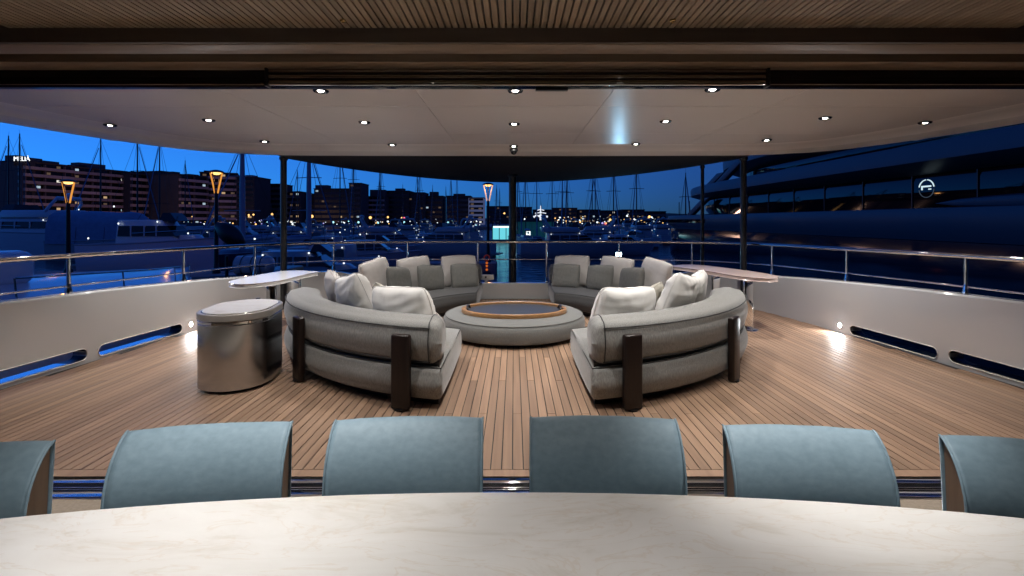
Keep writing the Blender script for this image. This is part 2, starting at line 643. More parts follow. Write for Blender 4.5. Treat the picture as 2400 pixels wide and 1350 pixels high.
# door threshold: polished tracks with dark grooves
thr = MB().box(-4.9, 4.9, 2.60, 2.822, -0.06, -0.03).build('door_threshold', M_dark, None, kind='structure')
for a, b, z in ((2.765, 2.812, 0.001), (2.728, 2.736, -0.006), (2.706, 2.711, -0.006), (2.628, 2.682, -0.002), (2.604, 2.609, 0.003)):
    MB().box(-4.9, 4.9, a, b, -0.031, z).build('track', M_chrome, thr, bevel=0.002)
MB().box(-5.2, 5.2, -4.5, 2.60, -0.05, 0.0).build('carpet_floor', M_carpet, None, kind='structure')

# saloon shell round the camera
for nm, bx in (('saloon_wall_port', (-5.2, -5.05, -4.5, 2.5, 0.0, 2.6)), ('saloon_wall_starboard', (5.05, 5.2, -4.5, 2.5, 0.0, 2.6)), ('saloon_wall_forward', (-5.05, 5.05, -4.5, -4.35, 0.0, 2.6))):
    MB().box(*bx).build(nm, M_wallint, None, kind='structure')
soff = MB().box(-5.2, 5.2, -4.5, 2.28, 2.425, 2.6).build('saloon_ceiling', M_dark, None, kind='structure')
SP = 0.0315
slat = MB().box(-0.0118, 0.0118, -1.2, 1.2, 0, 0.024).mesh('ceiling_slat')
for i in range(-75, 75):
    link('ceiling_slat', slat, M_slat, soff, loc=((i + 0.3) * SP, 1.078, 2.401))
MB().box(-5.2, 5.2, 2.278, 2.408, 2.329, 2.6).build('ceiling_beam', M_oak, None, bevel=0.004, kind='structure')
MB().box(-5.2, 5.2, 2.262, 2.2775, 2.333, 2.42).build('beam_shaded_face', M_oakshade, None, kind='structure')  # facing of the beam front, its shade put into a darker oak
MB().box(-5.2, 5.2, 2.408, 2.528, 2.42, 2.6).build('curtain_slot', M_dark, None, kind='structure')
MB().box(-5.2, 5.2, 2.528, 2.668, 2.329, 2.6).build('door_beam', M_oak, None, bevel=0.004, kind='structure')

# sliding door head
dh = thing('door_head', 'black and polished steel sliding door head track above the opening', 'door track', (0, 2.70, 2.235))
MB().box(-5.2, 5.2, -0.030, 0.004, 0.0, 0.42).build('housing', M_black, dh)
MB().box(-5.2, 5.2, -0.036, -0.030, 0.012, 0.017).build('edge_strip', M_chrome, dh)
MB().box(-5.2, 5.2, -0.036, -0.030, 0.040, 0.088).build('glass_strip', M_black, dh)
for a, b in ((0.002, 0.028), (0.031, 0.060), (0.063, 0.092)):
    MB().box(-1.34, 1.375, -0.075, -0.031, a, b).build('steel_rail', mat('mottled_steel', (0.40, 0.38, 0.35), 0.05, 1.0, var=0.25, vscale=(1.4, 30, 60)), dh, bevel=0.006)  # steel tone varies in patches stretched along the rail
for x in (-1.348, 1.383):
    MB().box(x - 0.006, x + 0.006, -0.080, -0.028, -0.004, 0.096).build('end_plate', M_dark, dh)
MB().box(0.12, 0.30, -0.01, 0.02, -0.008, 0.0).build('latch', M_dark, dh)
# small unlit brass eyelets in the slatted ceiling
for px in (800, 1580):
    p = PY(px, 62, 2.15)
    t = thing('ceiling_eyelet', 'tiny brass eyelet fitting in the slatted oak ceiling', 'ceiling fitting', (p.x, 2.17, 2.40), group='brass eyelets in the slatted ceiling')
    MB().lathe([(0.012, 0.006), (0.014, 0.0), (0.014, -0.006), (0.007, -0.008), (0.006, -0.001)], n=12).build('ring', mat('brass', (0.5, 0.36, 0.16), 0.25, 1.0), t, smooth=40)
    MB().lathe([(0.004, -0.002), (0.005, -0.011), (0.001, -0.013)], n=8).build('pin', MATS['brass'], t, smooth=40)

# ------------------------------------------------------------------ overhead of the aft deck
CZ = 2.672
EH = [(5.75, 2.3), (5.72, 4.4), (5.62, 5.3), (5.42, 6.3), (5.02, 7.25), (4.5, 7.72), (3.8, 7.96), (2.6, 8.02), (1.2, 8.04)]
_e = [(p.x, p.y) for p in spline([(a, b, 0) for a, b in EH], 6)]
EDGE = [(-x, y) for x, y in _e] + [(0, 8.045)] + [(x, y) for x, y in reversed(_e)]
over = MB()
rr = []
for d, z in ((-0.62, CZ), (-0.60, CZ - 0.008), (-0.45, CZ - 0.012), (-0.28, CZ - 0.045), (-0.255, CZ - 0.058), (-0.25, CZ - 0.050), (-0.05, CZ - 0.092), (-0.01, CZ - 0.098), (0.0, CZ - 0.088), (0.012, CZ - 0.03), (0.05, CZ + 0.1), (0.12, CZ + 0.5)):
    rr.append([(p[0], p[1], z) for p in offset_line(EDGE, d)])
over.rings(rr, closed=False)
roof = over.build('overhang', M_ceil, None, smooth=38, kind='structure')
INS = offset_line(EDGE, -0.62)
poly = [(p[0], max(2.78, p[1])) for p in INS]
poly.reverse()
big = MB().prism([(p[0], p[1]) for p in [(-6, 2.75), (6, 2.75)]] + [(x, y) for x, y in reversed([(q[0], q[1]) for q in offset_line(EDGE, -0.02)])][0:0] + [(6, 7.2), (3.6, 7.9), (-3.6, 7.9), (-6, 7.2)], CZ + 0.02, CZ + 0.05)
big.build('overhang_core', M_ceilgap, roof)
GX = [-7, -2.63, -0.89, 0.89, 2.63, 7]
GY = [2.7, 4.96, 6.52, 9]
for i in range(5):
    for j in range(3):
        c = clip_poly(poly, GX[i] + 0.0035, GX[i + 1] - 0.0035, GY[j] + 0.0035, GY[j + 1] - 0.0035)
        if len(c) >= 3:
            MB().prism(c, CZ, CZ + 0.012).build('ceiling_panel', M_ceil, roof)

# recessed downlights: chrome bezel with a dark collar and a lit lens
M_lens = emat('lamp_lens', (1.0, 0.94, 0.86), 90.0)
def make_downlight():
    t = thing('ceiling_downlight', 'small round recessed downlight lit in the cream overhead', 'downlight', group='lit downlights in the cream overhead')
    MB().lathe([(0.029, 0.003), (0.068, 0.002), (0.070, -0.005), (0.062, -0.016), (0.048, -0.013), (0.036, -0.002), (0.029, 0.003)], n=20).build('bezel', mat('dark_chrome', (0.05, 0.05, 0.05), 0.25, 1.0), t, smooth=50)
    MB().lathe([(0.001, 0.002), (0.026, 0.002), (0.029, -0.003), (0.022, -0.010), (0.001, -0.012)], n=16).build('lens', M_lens, t, smooth=50)
    return t
dl0 = make_downlight()
DL = [(752, 215), (1208, 215), (1670, 212), (258, 293), (489, 283), (854, 288), (1205, 292), (1560, 286), (1934, 278), (2168, 287), (620, 331), (919, 339), (1204, 342), (1490, 337), (1797, 328)]
DLW = {0: 1.25, 1: 1.0, 2: 1.25}
DLP = [PX(px, py, CZ - 0.012) for px, py in DL] + [Vector((x, 3.12, CZ)) for x in (-3.4, -1.72, 0.0, 1.75, 3.45)]  # last row is added, unseen behind the door head, to fill sofa backs
for k, p in enumerate(DLP):
    o = dl0 if k == 0 else dup(dl0)
    zz = CZ if abs(p.y) < 6.9 and abs(p.x) < 4.5 else CZ - 0.010
    o.location = (p.x, p.y, zz)
    spot(o, (0, 0, -0.03), LIGHTS['down'] * (0.42 if k >= 15 else 1.0), (1.0, 0.965, 0.92), 94, 0.75, 0.035)
dm = PX(1204, 352, CZ - 0.05)
t = thing('dome_camera', 'small black dome camera under the aft edge of the cream overhead', 'camera', (dm.x, 7.70, CZ - 0.052))
MB().lathe([(0.062, 0.03), (0.066, 0.0), (0.066, -0.016), (0.052, -0.024)], n=20).build('mount', mat('camera_ring', (0.05, 0.05, 0.052), 0.35), t, smooth=40)
MB().lathe([(0.050, -0.022), (0.046, -0.045), (0.032, -0.062), (0.012, -0.070), (0.001, -0.071)], n=20).build('dome', M_black, t, smooth=60)

# dark awning stretched from the overhead's aft edge
far, near = [], []
NS = 32
for k in range(NS + 1):
    s = -1 + 2 * k / NS
    Y = 8.15 + 2.5 * (1 - abs(s) ** 2)
    py = 426 - 58 * abs(s) ** 1.75
    far.append(PY(1204 + 540 * s, py, Y))
    near.append(Vector((3.95 * s, 7.98 - 0.03 * (1 - s * s), CZ - 0.06)))
rsn = []
for j in range(9):
    tt = j / 8
    rsn.append([near[k].lerp(far[k], tt) - Vector((0, 0, 0.05 * math.sin(PI * tt) * (1 - (abs(-1 + 2 * k / NS)) ** 2))) for k in range(NS + 1)])
aw = MB().rings(rsn, closed=False).build('awning', M_awning, None, smooth=60, label='dark taut awning stretched aft from the cream overhead on black poles', cat='awning')
sm = aw.modifiers.new('thick', 'SOLIDIFY')
sm.thickness = 0.012
MB().tube([p + Vector((0, 0, 0.0)) for p in far], 0.018, 8).build('hem', M_awning, aw, smooth=60)

def pole(name, x, y, z0, z1, r, label, group=None):
    t = thing(name, label, 'pole', (x, y, z0), group=group)
    h = z1 - z0
    MB().lathe([(r, 0.0), (r, h)], n=16).build('shaft', M_post, t, smooth=40)
    MB().lathe([(r * 1.7, -0.0), (r * 1.7, 0.02), (r * 1.05, 0.05)], n=16).build('foot', M_post, t, smooth=40)
    MB().lathe([(r * 1.05, h - 0.07), (r * 1.35, h - 0.05), (r * 1.35, h - 0.01)], n=16).build('collar', M_post, t, smooth=40)
    return t
pole('awning_pole', -3.92, 8.22, 0.0, 2.59, 0.052, 'black awning pole at the deck corner behind the white side table', None)
pole('awning_pole', 3.905, 8.23, 0.0, 2.59, 0.052, 'black awning pole at the deck corner behind the reddish side table', None)
pole('stern_pole', -0.03, 9.56, -0.12, 2.43, 0.075, 'thick black pole standing at the stern between the two aft sofas')
pole('rail_pole', 3.56, 9.14, -0.03, 2.55, 0.032, 'slim dark pole just outside the stern rail behind the reddish side table')

# ------------------------------------------------------------------ rail
RAILC = offset_line(OUT, 0.08)
rl = thing('guard_rail', 'polished steel guard rail on stanchions along the top of the white bulwark', 'railing', (0, 9.28, 0.3))
off = Vector((0, -9.28, -0.3))
pts = [Vector((p[0], p[1], zrail(*p))) + off for p in RAILC]
MB().tube(pts, 0.026, 10).build('top_rail', M_chrome, rl, smooth=60)
pts2 = []
for p in RAILC:
    zt = ztop(*p)
    pts2.append(Vector((p[0], p[1], interp([2.3, 6.5, 8.6, 9.3], [0.87, 0.80, 0.76, 0.752], p[1]))) + off)
MB().tube(pts2, 0.010, 8).build('mid_rail', M_chrome, rl, smooth=60)
def rail_at_px(px):
    best = None
    for i in range(1, len(RAILC)):
        a, b = RAILC[i - 1], RAILC[i]
        ta = a[0] / a[1] - (px - HX) / F
        tb = b[0] / b[1] - (px - HX) / F
        if ta * tb <= 0:
            t = ta / (ta - tb)
            return (lerp(a[0], b[0], t), lerp(a[1], b[1], t))
for px in (160, 430, 597, 782, 955, 1120, 1281, 1451, 1622, 1810, 1985, 2265):
    x, y = rail_at_px(px)
    z0, z1 = ztop(x, y), zrail(x, y)
    st = MB().lathe([(0.020, z0 - 0.3), (0.0165, z1 - 0.3)], c=(x, y - 9.28, 0), n=12).build('stanchion', M_chrome, rl, smooth=50)
    MB().lathe([(0.034, z0 - 0.302), (0.034, z0 - 0.28), (0.026, z0 - 0.24), (0.021, z0 - 0.20)], c=(x, y - 9.28, 0), n=12).build('socket', M_chrome, st, smooth=50)

# small white deck-plate box on the stern coaming
t = thing('control_box', 'small white control box with a dark button on the stern coaming', 'control box', (PX(1140, 657, 0.36).x * 1.0, 9.36, 0.30))
t.location.x = (1140 - HX) * 9.36 / F
MB().box(-0.145, 0.145, -0.03, 0.03, 0.05, 0.155).build('case', M_white, t, bevel=0.008)
MB().box(-0.03, 0.03, -0.02, 0.02, -0.012, 0.06).build('bracket', M_chrome, t)
MB().lathe([(0.018, 0), (0.018, 0.012), (0.012, 0.016)], n=12).build('button', M_dark, t, smooth=40).matrix_local = Matrix.Translation((-0.01, -0.03, 0.11)) @ Matrix.Rotation(R(90), 4, 'X')
MB().lathe([(0.014, 0), (0.014, 0.010)], n=12).build('button', MATS['brass'], t, smooth=40).matrix_local = Matrix.Translation((-0.09, -0.03, 0.11)) @ Matrix.Rotation(R(90), 4, 'X')

# courtesy lamps low on the bulwark
M_side = emat('courtesy_lens', (0.95, 0.97, 1.0), 900.0)
for px, py, lb in ((447, 760, 'round courtesy lamp glowing low on the white bulwark behind the steel drum'), (1969, 762, 'round courtesy lamp glowing low on the white bulwark beyond the reddish side table')):
    p, d = wall_at_px(px)
    z = CH - (py - HY) * p.y / F
    n = Vector((-d.y, d.x, 0))
    if n.x * p.x > 0:
        n = -n
    t = thing('courtesy_lamp', lb, 'lamp', (p.x, p.y, z), group='courtesy lamps on the bulwark')
    t.rotation_euler = n.to_track_quat('Z', 'Y').to_euler()
    MB().lathe([(0.020, 0.0), (0.034, 0.001), (0.034, 0.005), (0.026, 0.008), (0.022, 0.004)], n=18).build('bezel', M_chrome, t, smooth=50)
    MB().lathe([(0.0215, 0.002), (0.021, 0.008), (0.010, 0.012), (0.001, 0.013)], n=14).build('lens', M_side, t, smooth=50)
    s = spot(t, (0, 0, 0.03), LIGHTS['side'], (0.92, 0.96, 1.0), 150, 0.8, 0.02)
    s.rotation_euler = (PI, 0, 0)
# ================================================================== FURNITURE ON THE AFT DECK
RC = Vector((0.0, 6.52, 0))          # centre of the round seating group
SX = 0.02                             # the group's axis sits a touch to starboard

def ring_pt(r, ang, aft, side):
    """ang measured from the fore-aft axis"""
    return Vector((RC.x + SX + side * r * math.sin(ang), RC.y + (1 if aft else -1) * r * math.cos(ang), 0))

def sweep(section, xcut, a1, aft, side, n=40, round_end=True, end=0.05):
    """sweep a closed (r, z) section round the ring; the inboard end is cut parallel to the axis at xcut"""
    cr = sum(p[0] for p in section) / len(section)
    cz = sum(p[1] for p in section) / len(section)
    rs = []
    er = end
    ln = cr * (a1 - math.asin(xcut / cr))
    th = [PI / 2 * k / 6 for k in range(7)]
    us = [er * (1 - math.sin(q)) / ln for q in th] 
    sh = [er * (1 - math.cos(q)) for q in th]
    us = us[::-1]
    sh = sh[::-1]
    us = us + [lerp(er / ln, 1 - er / ln, (k + 1) / (n + 1)) for k in range(n)] + [1 - v for v in us[::-1]]
    sh = sh + [0.0] * n + sh[::-1]
    if not round_end:
        us = [k / n for k in range(n + 1)]
        sh = [0.0] * (n + 1)
    for u, s in zip(us, sh):
        ring = []
        for r, z in section:
            dr, dz = (r - cr), (z - cz)
            inset = s
            rr = cr + math.copysign(max(0, abs(dr) - inset), dr)
            zz = cz + math.copysign(max(0, abs(dz) - inset), dz)
            a0 = math.asin(xcut / rr)
            ring.append(ring_pt(rr, lerp(a0, a1, u), aft, side) + Vector((0, 0, zz)))
        rs.append(ring)
    return MB().rings(rs)

def rrect(r0, r1, z0, z1, rad, n=5, bulge=0.0):
    out = []
    for cx, cz, a in ((r1 - rad, z0 + rad, -PI / 2), (r1 - rad, z1 - rad, 0), (r0 + rad, z1 - rad, PI / 2), (r0 + rad, z0 + rad, PI)):
        for k in range(n + 1):
            t = a + PI / 2 * k / n
            out.append((cx + rad * math.cos(t), cz + rad * math.sin(t)))
    # extra points down the long sides so the upholstery can bulge
    res = []
    for i in range(len(out)):
        a, b = out[i], out[(i + 1) % len(out)]
        res.append(a)
        L = math.hypot(b[0] - a[0], b[1] - a[1])
        if L > rad * 1.2:
            m = 6
            for k in range(1, m):
                t = k / m
                p = [lerp(a[0], b[0], t), lerp(a[1], b[1], t)]
                w = bulge * math.sin(PI * t)
                nx, nz = (b[1] - a[1]) / L, -(b[0] - a[0]) / L
                res.append((p[0] + nx * w, p[1] + nz * w))
    return res

def arc_line(r, z, xcut, a1, aft, side, n=48, u0=0.0, u1=1.0):
    a0 = math.asin(xcut / r)
    return [ring_pt(r, lerp(a0, a1, lerp(u0, u1, k / n)), aft, side) + Vector((0, 0, z)) for k in range(n + 1)]

def curved_sofa(label, aft, side, fab, a1):
    t = thing('curved_sofa', label, 'sofa', (0, 0, 0), group=None)
    xc = 0.585 if not aft else 0.62
    base = sweep(rrect(1.54, 2.66, 0.0, 0.085, 0.015), xc + 0.05, a1 - 0.02, aft, side, round_end=False).build('plinth', M_dark, t)
    seat = sweep(rrect(1.42, 2.80, 0.08, 0.335, 0.05, bulge=0.022), xc, a1, aft, side, end=0.045).build('seat', fab, t, smooth=50)
    # welt running round the seat's top edge and down the inboard corner
    w = arc_line(1.445, 0.333, xc + 0.012, a1, aft, side, 40)[::-1] + arc_line(2.775, 0.333, xc + 0.012, a1, aft, side, 40)
    MB().tube(w, 0.005, 6).build('welt', M_pipe, seat, smooth=60)
    bz0, bz1 = 0.358, 0.695 if not aft else 0.665
    back = sweep(rrect(2.44, 2.80, bz0, bz1, 0.072, bulge=0.022), xc + 0.01, a1 - 0.01, aft, side, end=0.085).build('backrest', fab, t, smooth=60)
    MB().tube(arc_line(2.805, bz1 - 0.044, xc + 0.10, a1 - 0.04, aft, side), 0.0055, 6).build('welt', M_pipe, back, smooth=60)
    MB().tube(arc_line(2.786, bz0 + 0.02, xc + 0.10, a1 - 0.04, aft, side), 0.0055, 6).build('welt', M_pipe, back, smooth=60)
    # end welt round the inboard end of the backrest
    sec = rrect(2.44, 2.80, bz0, bz1, 0.072, bulge=0.022)
    ev = []
    for r, z in sec:
        a0 = math.asin((xc + 0.01) / r) + 0.036
        ev.append(ring_pt(r + (0.004 if r > 2.62 else -0.004), a0, aft, side) + Vector((0, 0, z)))
    MB().tube(ev, 0.005, 6, loop=True).build('welt', M_pipe, back, smooth=60)
    sweep(rrect(2.50, 2.735, 0.325, 0.375, 0.006), xc + 0.03, a1 - 0.03, aft, side, round_end=False).build('back_frame', M_dark, t)
    if not aft:
        for ang in (0.325, 0.79):
            p = ring_pt(2.855, ang, aft, side)
            M = Matrix.Translation((p.x, p.y, 0)) @ Matrix.Rotation(side * ang, 4, 'Z')
            q = MB().box(-0.080, 0.080, -0.034, 0.028, 0.015, 0.605).mesh('slab_leg', bevel=0.018, seg=3)
            link('slab_leg', q, M_walnut, t).matrix_local = M
            MB().lathe([(0.045, 0.0), (0.05, 0.02)], n=14).build('foot', M_dark, t).matrix_local = M
    return t

curved_sofa('grey fabric curved sofa with dark wooden slab legs beside the steel drum', False, -1, M_fabric, R(74))
curved_sofa('grey fabric curved sofa with dark wooden slab legs and no steel drum beside it', False, 1, M_fabric, R(74))
curved_sofa('charcoal curved sofa against the stern on the white side table side', True, -1, M_fabdark, R(78))
curved_sofa('charcoal curved sofa against the stern on the reddish side table side', True, 1, M_fabdark, R(78))

# ------------------------------------------------------------------ cushions
def cushion_mesh(w, h, t, seed, wr=0.010, n=30, puff=2.4, sag=0.0):
    rnd = random.Random(seed)
    ox, oy, oz = (rnd.uniform(-50, 50) for _ in range(3))
    sides = []
    for sgn in (1, -1):
        g = []
        for j in range(n + 1):
            v = -1 + 2 * j / n
            row = []
            for i in range(n + 1):
                u = -1 + 2 * i / n
                # squircle outline
                k = 0.20 if puff < 3 else 0.10
                x = u * math.sqrt(max(0, 1 - k * v * v * v * v)) 
                y = v * math.sqrt(max(0, 1 - k * u * u * u * u))
                e = (1 - abs(u) ** puff) * (1 - abs(v) ** puff)
                th = t / 2 * max(0, e) ** 0.42
                edge = max(abs(u), abs(v))
                q = Vector((x * 3 + ox, y * 3 + oy, sgn * 2 + oz))
                wrk = noise.noise(q * 0.5) * wr * 1.6
                # creases running in from the seams
                ang = math.atan2(v, u)
                cre = noise.noise(Vector((ang * 5 + ox, edge * 1.2 + oy, oz + sgn))) * wr * 1.3 * edge ** 2
                cre += noise.noise(Vector((x * 1.3 + y * 1.5 + ox, y * 6.5 + x * 1.2 + oy, sgn + oz))) * wr * 0.75
                damp = min(1, e * 4)
                X = x * w / 2
                Z = y * h / 2 - sag * (1 - u * u) * (v + 1) / 2 * h
                Z += noise.noise(Vector((u * 1.5 + ox, v * 1.5, 7 + oz))) * 0.012
                row.append((X, sgn * (th + (wrk + cre) * damp), Z))
            g.append(row)
        sides.append(g)
    vs, fs, idx = [], [], {}
    for s in range(2):
        for j in range(n + 1):
            for i in range(n + 1):
                if s == 1 and (i in (0, n) or j in (0, n)):
                    idx[(s, i, j)] = idx[(0, i, j)]
                else:
                    idx[(s, i, j)] = len(vs)
                    vs.append(sides[s][j][i])
    for s in range(2):
        for j in range(n):
            for i in range(n):
                q = (idx[(s, i, j)], idx[(s, i + 1, j)], idx[(s, i + 1, j + 1)], idx[(s, i, j + 1)])
                fs.append(q if s == 1 else q[::-1])
    m = MB()
    m.add(vs, fs)
    seam = [vs[idx[(0, i, 0)]] for i in range(n)] + [vs[idx[(0, n, j)]] for j in range(n)] + [vs[idx[(0, n - i, n)]] for i in range(n)] + [vs[idx[(0, 0, n - j)]] for j in range(n)]
    return m, seam

def cushion(label, mt, w, h, t, r, ang, aft, side, lean, z0=0.335, roll=0.0, seed=1, yaw=0.0, wr=0.010, sag=0.0, puff=2.4, group=None):
    """a cushion standing on a seat at ring radius r, leaning back by lean"""
    m, seam = cushion_mesh(w, h, t, seed, wr, sag=sag, puff=puff)
    p = ring_pt(r, ang, aft, side)
    # local -Y faces the ring's centre
    inward = (Vector((RC.x + SX, RC.y, 0)) - p).normalized()
    rz = math.atan2(inward.y, inward.x) + PI / 2 + yaw
    hh = h / 2 * math.cos(lean) * math.cos(roll) + w / 2 * abs(math.sin(roll)) * 0.8 + t * 0.3 * abs(math.sin(lean))
    o = m.build('cushion', mt, None, smooth=80, label=label, cat='cushion', group=group)
    o.matrix_world = Matrix.Translation((p.x, p.y, z0 + hh - 0.03)) @ Matrix.Rotation(rz, 4, 'Z') @ Matrix.Rotation(-lean, 4, 'X') @ Matrix.Rotation(roll, 4, 'Y')
    MB().tube(seam, 0.004, 5, loop=True).build('seam', mt, o, smooth=60)
    return o

for side, nm in ((-1, 'the grey sofa beside the steel drum'), (1, 'the grey sofa without a drum')):
    s = 10 + side * 5
    cushion('plump white cushion by the aisle end of %s' % nm, M_linen, 0.66, 0.60, 0.27, 2.28, R(27 if side < 0 else 25.5), False, side, 0.30, seed=s, roll=0.05 * -side, wr=0.014, sag=0.05)
    cushion('slumped white cushion in the curve of %s' % nm, M_linen, 0.66, 0.62, 0.26, 2.24, R(47.5 if side < 0 else 49), False, side, 0.34, seed=s + 1, roll=0.20 * -side, wr=0.016, sag=0.06)
    cushion('big cushion at the far end of %s' % nm, M_beige if side < 0 else M_linen, 0.62, 0.60, 0.22, 2.26, R(63), False, side, 0.30, seed=s + 2, roll=0.10 * side)
    cushion('small sand cushion between white ones on %s' % nm, M_tan, 0.48, 0.46, 0.16, 1.98, R(44), False, side, 0.5, seed=s + 3, roll=0.6)
    cushion('small low pale cushion on %s' % nm, M_beige, 0.38, 0.36, 0.14, 2.06, R(25), False, side, 0.42, seed=s + 4)
for side, nm in ((-1, 'white side table'), (1, 'reddish side table')):
    s = 40 + side * 9
    for k, (ang, where, roll) in enumerate(((25.5, 'by the gap', 0.02), (46.5, 'in the middle', -0.06), (67, 'at the table end', -0.12))):
        cushion('tall beige cushion on the charcoal sofa by the %s, %s' % (nm, where), M_beige, 0.66, 0.565, 0.17, 2.32, R(ang), True, side, 0.20, seed=s + k, roll=roll * side * -1, wr=0.003, puff=4.0)
    for k, (ang, where, roll) in enumerate(((25, 'by the gap', 0.0), (42.5, 'in the middle', 0.05), (60.5, 'at the table end', 0.12))):
        cushion('small grey cushion on the charcoal sofa by the %s, %s' % (nm, where), M_greyc, 0.50, 0.44, 0.15, 2.08, R(ang), True, side, 0.26, seed=s + 4 + k, roll=roll * side * -1, wr=0.003, puff=3.4)

# ------------------------------------------------------------------ round ottoman with a wooden tray
ot = thing('ottoman', 'large round low grey upholstered ottoman table in the middle of the sofas', 'ottoman', (RC.x + SX - 0.02, RC.y, 0))
MB().lathe([(0.80, 0.0), (0.80, 0.05)], n=48).build('plinth', M_dark, ot, smooth=40)
MB().lathe([(0.90, 0.045), (0.932, 0.06), (0.945, 0.10), (0.947, 0.16), (0.94, 0.22), (0.915, 0.258), (0.87, 0.277), (0.7, 0.285), (0.3, 0.288), (0.001, 0.288)], n=72).build('body', mat('ottoman_fabric', (0.125, 0.127, 0.122), 0.85, col2=(0.185, 0.187, 0.18), vscale=(240, 240, 40), bump=0.3, bscale=(420, 420, 160), bdist=0.001, sheen=0.25), ot, smooth=40)
MB().tube([(0.918 * math.cos(2 * PI * k / 72), 0.918 * math.sin(2 * PI * k / 72), 0.262) for k in range(72)], 0.004, 6, loop=True).build('welt', mat('ottoman_welt', (0.12, 0.12, 0.115), 0.8), ot, smooth=60)
tr = thing('serving_tray', 'oval wooden rimmed tray with dark glass lying on the round ottoman', 'tray', (RC.x + SX - 0.02, RC.y - 0.05, 0.288))
def oval(a, b, z, n=64):
    return [(a * math.cos(2 * PI * k / n), b * math.sin(2 * PI * k / n), z) for k in range(n)]
A, B = 0.70, 0.52
MB().rings([oval(A, B, 0.0), oval(A + 0.004, B + 0.004, 0.02), oval(A, B, 0.045), oval(A - 0.006, B - 0.006, 0.049), oval(A - 0.042, B - 0.042, 0.049), oval(A - 0.048, B - 0.048, 0.044), oval(A - 0.05, B - 0.05, 0.0)], loop=True).build('rim', M_traywood, tr, smooth=40)
MB().rings([oval(A - 0.049, B - 0.049, 0.002), oval(A - 0.049, B - 0.049, 0.020)]).build('glass_plate', M_glass, tr)
for s in (-1, 1):
    hp = [(s * (A - 0.10), -0.13, 0.018), (s * (A - 0.085), -0.12, 0.062), (s * (A - 0.075), 0.0, 0.072), (s * (A - 0.085), 0.12, 0.062), (s * (A - 0.10), 0.13, 0.018)]
    MB().tube(spline(hp, 5), 0.012, 8).build('handle', M_dark, tr, smooth=60)

# ------------------------------------------------------------------ steel drum side table with a marble top
def stadium(w, l, n=20):
    """outline, long axis y"""
    r = w / 2
    s = l / 2 - r
    return [(r * math.cos(PI * k / n), s + r * math.sin(PI * k / n)) for k in range(n + 1)] + [(-r * math.cos(PI * k / n), -s - r * math.sin(PI * k / n)) for k in range(n + 1)]
dr = thing('drum_table', 'oval brushed steel drum side table with an inset marble top', 'side table', (-2.565, 4.56, 0), R(10))
def slab(w, l, z0, z1, e=0.0):
    a = stadium(w, l)
    if not e:
        return [[(x, y, z0) for x, y in a], [(x, y, z1) for x, y in a]]
    b = stadium(w - 2 * e, l - 2 * e)
    return [[(x, y, z0) for x, y in b], [(x, y, z0 + e) for x, y in a], [(x, y, z1 - e) for x, y in a], [(x, y, z1) for x, y in b]]
W, LN = 0.615, 0.86
MB().rings(slab(W - 0.10, LN - 0.10, 0.0, 0.03)).build('plinth', M_dark, dr)
MB().rings(slab(W, LN, 0.03, 0.575, 0.004)).build('body', M_brush, dr, smooth=30)
MB().rings(slab(W + 0.006, LN + 0.006, 0.578, 0.605, 0.004)).build('steel_band', M_chrome, dr, smooth=30)
MB().rings(slab(W + 0.012, LN + 0.012, 0.607, 0.665, 0.005)).build('stone_rim', mat('rim_stone', (0.27, 0.25, 0.23), 0.35, var=0.12, vscale=(6, 6, 14)), dr, smooth=30)
MB().rings(slab(W - 0.05, LN - 0.05, 0.664, 0.669, 0.002)).build('steel_inlay', M_chrome, dr, smooth=30)
MB().rings(slab(W - 0.065, LN - 0.065, 0.6685, 0.673, 0.0015)).build('marble_inset', M_marble, dr, smooth=30)
sw = MB()
sw.box(-0.018, 0.018, LN / 2 - 0.02, LN / 2 + 0.02, 0.605, 0.679).build('handle', M_chrome, dr, bevel=0.004)

dr.scale = (1, 1, 1.035)

